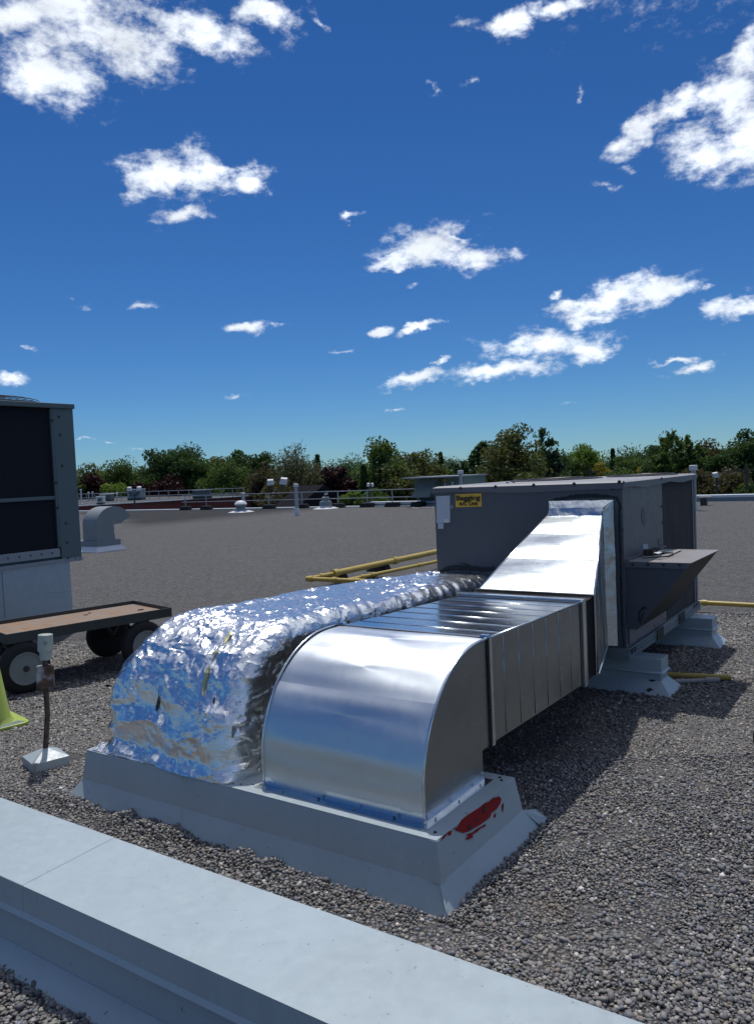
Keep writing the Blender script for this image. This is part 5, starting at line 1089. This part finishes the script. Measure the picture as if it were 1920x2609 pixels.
def nbox(u0, u1, vb_, vt, label, mat, dome=False):
    P = nbase((u0+u1)/2, vb_); m = depth(P)/F_PX; w = (u1-u0)*m/2; h = (vb_-vt)*m; t_ = thing('wing_roof_unit', label, 'air conditioner', P)
    r_ = RT*np.array([1, 1, 0]); r_ /= np.linalg.norm(r_); n_ = np.array([-r_[1], r_[0], 0]); q = lambda s, t__, z: P+r_*s*w+n_*t__*w+np.array([0, 0, z])
    bx_ = lambda k, z0, z1, tp=1.0: MB().hexa([q(-k, -k, z0), q(k, -k, z0), q(k, k, z0), q(-k, k, z0), q(-k*tp, -k*tp, z1), q(k*tp, -k*tp, z1), q(k*tp, k*tp, z1), q(-k*tp, k*tp, z1)])
    bx_(.92, 0, h*.18).build('base_curb', 'cart_steel', t_); bx_(.95, h*.18, h*.9, .97).build('cabinet', mat, t_, bevel=.03); bx_(1.0, h*.9, h).build('lid', 'white_metal' if dome else mat, t_, bevel=.03)
    b = MB(); b.hexa([q(-.6, -1.0, h*.35), q(.5, -1.0, h*.35), q(.5, -.94, h*.35), q(-.6, -.94, h*.35), q(-.6, -1.0, h*.75), q(.5, -1.0, h*.75), q(.5, -.94, h*.75), q(-.6, -.94, h*.75)]); b.build('louvre', 'condenser_paint', t_); return t_
nbox(329, 368, 1274, 1246, 'larger grey plant unit on the brick wing behind the twin floodlight', 'condenser_base')
nbox(248, 267, 1284, 1264, 'small pale square vent hood near the brick wing coping', 'white_metal', True)
nbox(258, 288, 1277, 1258, 'low dark grey plant box with pale lid on the brick wing', 'condenser_paint', True)
nbox(494, 538, 1270, 1248, 'blue grey plant unit on the brick wing behind the guard rail', 'condenser_paint')
for k, (u, vb_, vt, w) in enumerate(((227, 1280, 1254, 3.5), (237, 1279, 1253, 3.5), (299, 1281, 1256, 4))):
    vent_pipe(u, vb_, vt, w, w*1.5, 3, ('thin grey vent pipe of a pair on the brick wing roof' if k < 2 else 'single thin vent pipe between plant boxes on the brick wing'), 2, 'vent pipes on the brick wing' if k < 2 else None, zN+.02)
vent_pipe(208, 1284, 1247, 3.5, 5, 3, 'white lamp standard pipe at the end of the brick wing', 2, None, zN+.02, 'white_metal'); 
# ------------------------------------------------------------------ houses, tower block, pylon, poles
def house(u, D, v_eave, v_ridge, wpx, label, mat='siding'):
    c_ = atd(u, v_eave, D); m = D/F_PX; w = wpx*m/2; hr = (v_eave-v_ridge)*m; t_ = thing('house', label, 'house', (c_[0], c_[1], -5.6)); x, y, z = c_
    b = MB(); b.box(x-w*.92, x+w*.92, y-3, y+3, -5.6, z); b.build('wall', mat, t_)
    b = MB(); b.prism([(x-w, y-3.6, z-.1), (x-w, y+3.6, z-.1), (x-w, y, z+hr)], (2*w, 0, 0)); b.build('roof', 'asphalt_shingle', t_)
    for k in (-.5, .0, .5):
        b = MB(); b.box(x+w*k-.5, x+w*k+.5, y-3.06, y-2.98, z-1.9, z-.7); wn = b.build('window', 'fan_dark', t_); b = MB(); b.box(x+w*k-.56, x+w*k+.56, y-3.03, y-2.97, z-1.98, z-1.9); b.build('sill', 'white_metal', wn)
house(796, 60, 1288, 1236, 80, 'house with dark shingle roof glimpsed between the trees'); house(1886, 80, 1246, 1226, 46, 'pale house behind the bare shrubs beyond the far parapet')
tb = atd(1628, 1160, 700); t_ = thing('tower_block', 'distant grey apartment tower rising over the treetops', 'building', (tb[0], tb[1], -5.6)); m = 700/F_PX
b = MB(); b.box(tb[0]-18*m, tb[0]+18*m, tb[1]-8, tb[1]+8, -5.6, tb[2]); b.build('wall', 'far_concrete', t_); b = MB(); b.box(tb[0]-4*m, tb[0]+6*m, tb[1]-4, tb[1]+4, tb[2], tb[2]+6*m); b.build('lift_house', 'far_concrete', t_)
for i in range(3):
    for k in range(6): b = MB(); x = tb[0]-15*m+k*5.4*m; b.box(x, x+2.6*m, tb[1]-8.2, tb[1]-8, tb[2]-(4+i*6)*m, tb[2]-(1+i*6)*m); b.build('window', 'fan_dark', t_)
py = atd(913, 1190, 500); m = 500/F_PX; t_ = thing('pylon', 'distant lattice power pylon in the gap between trees', 'pylon', (py[0], py[1], -5.6)); b = MB(); zt_p = py[2]
for s in (-1, 1):
    for q in (-1, 1): b.tube([(py[0]+s*3.2, py[1]+q*3.2, -5.6), (py[0]+s*.5, py[1]+q*.5, zt_p)], .22, 5)
for z0, z1 in ((-2, 3), (3, 8), (8, 12), (12, 15)):
    wv = lambda z: 3.2+(z+5.6)/(zt_p+5.6)*(.5-3.2)
    b.tube([(py[0]-wv(z0), py[1], z0), (py[0]+wv(z1), py[1], z1)], .15, 4); b.tube([(py[0]+wv(z0), py[1], z0), (py[0]-wv(z1), py[1], z1)], .15, 4)
b.build('lattice', 'rail_galv', t_); b = MB()
for z in (zt_p-.5, zt_p-3): b.tube([(py[0]-4, py[1], z), (py[0]+4, py[1], z)], .18, 5)
b.build('crossarm', 'rail_galv', t_)
for k, (u, vt, D) in enumerate(((1901, 1183, 60), (1502, 1190, 78))):
    P = atd(u, vt, D); t_ = thing('utility_pole', ('wooden utility pole in front of the dark trees' if k == 0 else 'wooden utility pole before the round bright green tree'), 'utility pole', (P[0], P[1], -5.6)); b = MB(); b.tube([(P[0], P[1], -5.6), (P[0], P[1], P[2])], [.17, .11], 8); b.build('pole', 'wood_pole', t_); b = MB(); b.box(P[0]-.9, P[0]+.9, P[1]-.06, P[1]+.06, P[2]-.5, P[2]-.38); b.build('crossarm', 'wood_pole', t_)
    if k == 0: PW0 = P
    else: PW1 = P
pts = [PW1+(PW0-PW1)*f+np.array([0, 0, -.4-1.0*math.sin(math.pi*min(1, max(0, f)))*.6]) for f in np.linspace(0, 1.0, 24)]; b = MB(); b.tube(pts, .018, 4); tag(b.build('power_line', 'bolt_dark'), 'thin overhead wire strung between the utility poles', 'wire')

# ------------------------------------------------------------------ trees
GZ = -5.6
def leaves(C, n, sp, size, q):
    g = q.normal(size=(n, 3)); l = np.linalg.norm(g, axis=1)[:, None]; g *= np.minimum(1, 1.75/l); P = C+g*sp
    a = q.normal(size=(n, 3)); a /= np.linalg.norm(a, axis=1)[:, None]; c_ = np.cross(a, q.normal(size=(n, 3))); c_ /= np.linalg.norm(c_, axis=1)[:, None]+1e-9
    s = size*q.uniform(.6, 1.35, (n, 1)); a *= s; c_ = c_*s*.8; return np.stack([P-a, P+a*.75+c_*.55, P+a*.2-c_], 1)
def tree(u, vt, hw, D, kind, mat, label, seed, group=None, bottom=None):
    q = np.random.default_rng(seed); m = D/F_PX; T = atd(u, vt, D); x, y, zt = T; R = hw*m*1.15; base = np.array([x, y, GZ]); H = zt-GZ
    t_ = thing('conifer_tree' if kind == 'conifer' else 'shrub' if kind == 'bush' else 'leafy_tree', label, 'shrub' if kind == 'bush' else 'tree', base, group)
    tr = MB(); L_ = []; ls = .175 if D < 100 else .22
    if kind == 'conifer':
        tr.tube([base, (x, y, zt)], [.22, .03], 7)
        for i in range(26):
            f = i/25; z = GZ+H*(.12+.88*f); r = R*(1-f)**.85*q.uniform(.75, 1.1)+.05
            for k in range(max(3, int(9*(1-f)+3))):
                a = q.uniform(0, 6.28); e = np.array([x+r*math.cos(a), y+r*math.sin(a), z-r*.28]); s = np.array([x, y, z])
                for g in np.linspace(.15, 1, 5): L_.append(leaves(s+(e-s)*g, 14, .12+.12*(1-f), ls*.8, q))
    else:
        cb = GZ+H*(.10 if kind == 'bush' else .28); cz = (cb+zt)/2; rz = (zt-cb)/2; ncl = {'round': 62, 'loose': 70, 'willow': 70, 'bare': 60, 'bush': 46, 'spiky': 66}[kind]; ncl = int(ncl*max(.6, min(1.5, R/2.2)))
        tr.tube([base, (x+R*.04, y, cb), (x+R*.06, y+.1, cz)], [max(.14, H*.022), max(.11, H*.017), .07], 8)
        for i in range(ncl):
            d = q.normal(size=3); d /= np.linalg.norm(d); rad = q.uniform(.35, 1.0)**.5*q.uniform(.82, 1.08)
            lump = 1+.22*math.sin(3*math.atan2(d[1], d[0])+seed)+.12*math.sin(5*d[2]+seed*2)
            c_ = np.array([x, y, cz])+d*np.array([R, R, rz])*rad*min(1.08, lump*.92)
            if c_[2] > zt: c_[2] = zt-q.uniform(0, .3)
            csz = R*q.uniform(.13, .27)+.12
            if i % 2 == 0 or kind in ('bare', 'loose'):
                s = np.array([x+R*.04, y, cb+(c_[2]-cb)*q.uniform(.15, .5)]); mid = (s+c_)/2+np.array([0, 0, -.15*R*q.uniform(0, 1)])
                tr.tube([s, mid, c_], [.085, .05, .02], 5)
            n = {'round': 185, 'loose': 120, 'willow': 190, 'bare': 75, 'bush': 170, 'spiky': 130}[kind]
            if D > 114: n //= 2
            sp = np.array([csz, csz, csz*.7])
            if kind == 'willow': sp = np.array([csz*.8, csz*.8, csz*1.1])
            if kind == 'spiky':
                for g in range(3):
                    e = c_+np.array([q.normal()*.35, q.normal()*.35, q.uniform(.2, 1.0)])*R*.28
                    for h in np.linspace(0, 1, 5): L_.append(leaves(c_+(e-c_)*h, 14, .10, ls*.75, q))
                    tr.tube([c_, e], [.03, .012], 4)
                n = 34
            L_.append(leaves(c_, n, sp, ls*(.75 if kind in ('bare', 'willow') else 1.0), q))
            if kind == 'bare':
                for g in range(5): e = c_+q.normal(size=3)*np.array([.5, .5, .5])*R*.3+np.array([0, 0, .2*R]); tr.tube([c_, e], [.03, .01], 4)
    tr.build('trunk', 'bark', t_)
    V = np.concatenate(L_)-np.array(t_['_w']); n = len(V); me = bpy.data.meshes.new('crown'); me.vertices.add(n*3); me.vertices.foreach_set('co', V.reshape(-1).astype(np.float32)); me.loops.add(n*3); me.loops.foreach_set('vertex_index', np.arange(n*3, dtype=np.int32)); me.polygons.add(n); me.polygons.foreach_set('loop_start', (np.arange(n)*3).astype(np.int32)); me.update(calc_edges=True); me.materials.append(M[mat])
    o = bpy.data.objects.new('crown', me); COL.objects.link(o); o.parent = t_; return n
TREES = [
 (228, 1186, 30, 106, 'loose', 'leaf_olive', 'thin crowned olive tree beside the condensing unit'), (318, 1176, 48, 110, 'willow', 'leaf_mid', 'wide mid green tree behind the brick wing plant'),
 (240, 1215, 34, 104, 'round', 'leaf_red', 'dark red maple behind the lamp standard on the brick wing'), (292, 1235, 42, 103, 'bush', 'leaf_lime', 'bright lime shrub behind the low plant boxes'),
 (456, 1134, 62, 110, 'round', 'leaf_dark', 'tallest dark green maple above the brick wing'), (432, 1212, 40, 106, 'round', 'leaf_red', 'dark red maple under the tallest dark maple'),
 (384, 1193, 44, 108, 'willow', 'leaf_mid', 'mid green tree between the two red maples'), (348, 1228, 26, 104, 'round', 'leaf_red', 'small dark red tree behind the larger plant unit'),
 (500, 1180, 40, 108, 'round', 'leaf_mid', 'mid green tree to the side of the tallest dark maple'), (560, 1158, 34, 112, 'loose', 'leaf_olive', 'sparse olive tree showing sky through its crown'),
 (622, 1145, 36, 108, 'round', 'leaf_dark', 'dark green tree left of the wide half bare willow'), (664, 1142, 28, 97, 'round', 'leaf_dark', 'dense dark tree just behind the wide willow'),
 (590, 1183, 55, 105, 'willow', 'leaf_mid', 'soft green tree behind the round exhaust fan'), (655, 1195, 45, 74, 'willow', 'leaf_brown', 'brownish leafing tree behind the twin floodlight on the U arm'),
 (748, 1136, 66, 82, 'bare', 'leaf_grey', 'wide half bare willow with visible dark branches'), (808, 1162, 18, 92, 'conifer', 'leaf_dark', 'dark narrow spruce beside the half bare willow'),
 (836, 1180, 16, 96, 'bare', 'leaf_grey', 'small almost bare tree behind the purple trees'), (852, 1195, 34, 80, 'round', 'leaf_red', 'purple black tree over the dark shingle roof'),
 (893, 1205, 22, 84, 'round', 'leaf_red', 'smaller purple black tree beside the pylon gap'), (890, 1222, 26, 60, 'bush', 'leaf_lime', 'yellow green shrub behind the two tiered exhaust fan'),
 (926, 1190, 26, 68, 'conifer', 'leaf_dark', 'broad dark spruce behind the post of twin lamps'), (974, 1128, 60, 72, 'loose', 'leaf_mid', 'loose light green tree leaning over the guard rail'),
 (1062, 1143, 58, 80, 'round', 'leaf_olive', 'full olive green tree behind the small green unit'), (1010, 1170, 50, 70, 'loose', 'leaf_olive', 'lower olive tree filling in under the loose light tree'),
 (1122, 1156, 10, 110, 'conifer', 'leaf_dark', 'slim far spruce standing alone above the tree line'), (1143, 1193, 28, 95, 'round', 'leaf_lime', 'low yellow green tree near the slim spruce'),
 (1188, 1150, 38, 90, 'spiky', 'leaf_blue', 'blue green spiky tree above the capped vent pipe'), (1240, 1108, 44, 80, 'spiky', 'leaf_dark', 'dark spiky topped tree beside the big olive tree'),
 (1296, 1097, 72, 72, 'round', 'leaf_olive', 'big olive brown tree behind the unit sign'), (1386, 1094, 36, 78, 'spiky', 'leaf_blue', 'tall tree with long bare top shoots'),
 (1490, 1142, 42, 95, 'round', 'leaf_lime', 'round bright green tree above the unit lid'), (1448, 1158, 28, 92, 'round', 'leaf_mid', 'mid green tree joined to the round bright one'),
 (1560, 1146, 13, 120, 'conifer', 'leaf_dark', 'far dark spruce right of the round bright tree'), (1594, 1164, 36, 105, 'round', 'leaf_mid', 'mid green tree under the far tower block'),
 (1534, 1183, 16, 86, 'round', 'leaf_yellow', 'small yellow leaved tree beside the round bright tree'), (1640, 1177, 22, 84, 'round', 'leaf_yellow', 'yellow leaved tree below the far tower block'),
 (1566, 1192, 40, 82, 'round', 'leaf_mid', 'low green tree between the two yellow trees'), (1722, 1101, 62, 75, 'spiky', 'leaf_mid', 'large feathery green tree behind the coil end of the unit'),
 (1664, 1140, 30, 78, 'loose', 'leaf_blue', 'pale blue green tree at the edge of the feathery one'), (1802, 1122, 42, 85, 'round', 'leaf_brown', 'dark brownish tree behind the tall capped pipe'),
 (1868, 1112, 42, 75, 'round', 'leaf_dark', 'dark green tree over the single floodlight'), (1925, 1094, 46, 80, 'round', 'leaf_dark', 'tallest dark tree behind the utility pole'),
 (1850, 1200, 60, 66, 'loose', 'leaf_brown', 'tangled brown shrubby tree behind the single floodlight'), (1410, 1200, 50, 84, 'round', 'leaf_dark', 'low dark tree in the gap behind the unit lid'),
 (1780, 1195, 46, 68, 'round', 'leaf_brown', 'low brownish tree behind the far parapet'), (1330, 1185, 50, 66, 'bush', 'leaf_olive', 'olive shrub showing over the unit lid'),
 (960, 1225, 40, 60, 'bush', 'leaf_mid', 'green shrub below the loose light tree'), (700, 1225, 60, 66, 'bush', 'leaf_brown', 'brown green shrub behind the guard rail by the vent pipe'), (560, 1225, 50, 104, 'bush', 'leaf_mid', 'green shrub at the end of the brick wing'),
 (200, 1215, 20, 103, 'bush', 'leaf_mid', 'green shrub peeping past the condensing unit edge'), (1900, 1235, 40, 60, 'bush', 'leaf_mid', 'low green shrub by the pale house'),
]
tot = 0
for i, a in enumerate(TREES): tot += tree(*a, seed=100+i*7)
for i in range(16):
    u = 150+i*122+rng.uniform(-30, 30); tot += tree(u, 1203-(u-150)*.036+rng.uniform(-8, 8), 75, 140+rng.uniform(-12, 15), 'round', ['leaf_dark', 'leaf_mid', 'leaf_blue'][i % 3], 'dim background tree filling the far tree line', 900+i, 'far background trees')
print('leaves', tot)
for o in list(bpy.data.objects):
    if '_w' in o: del o['_w']
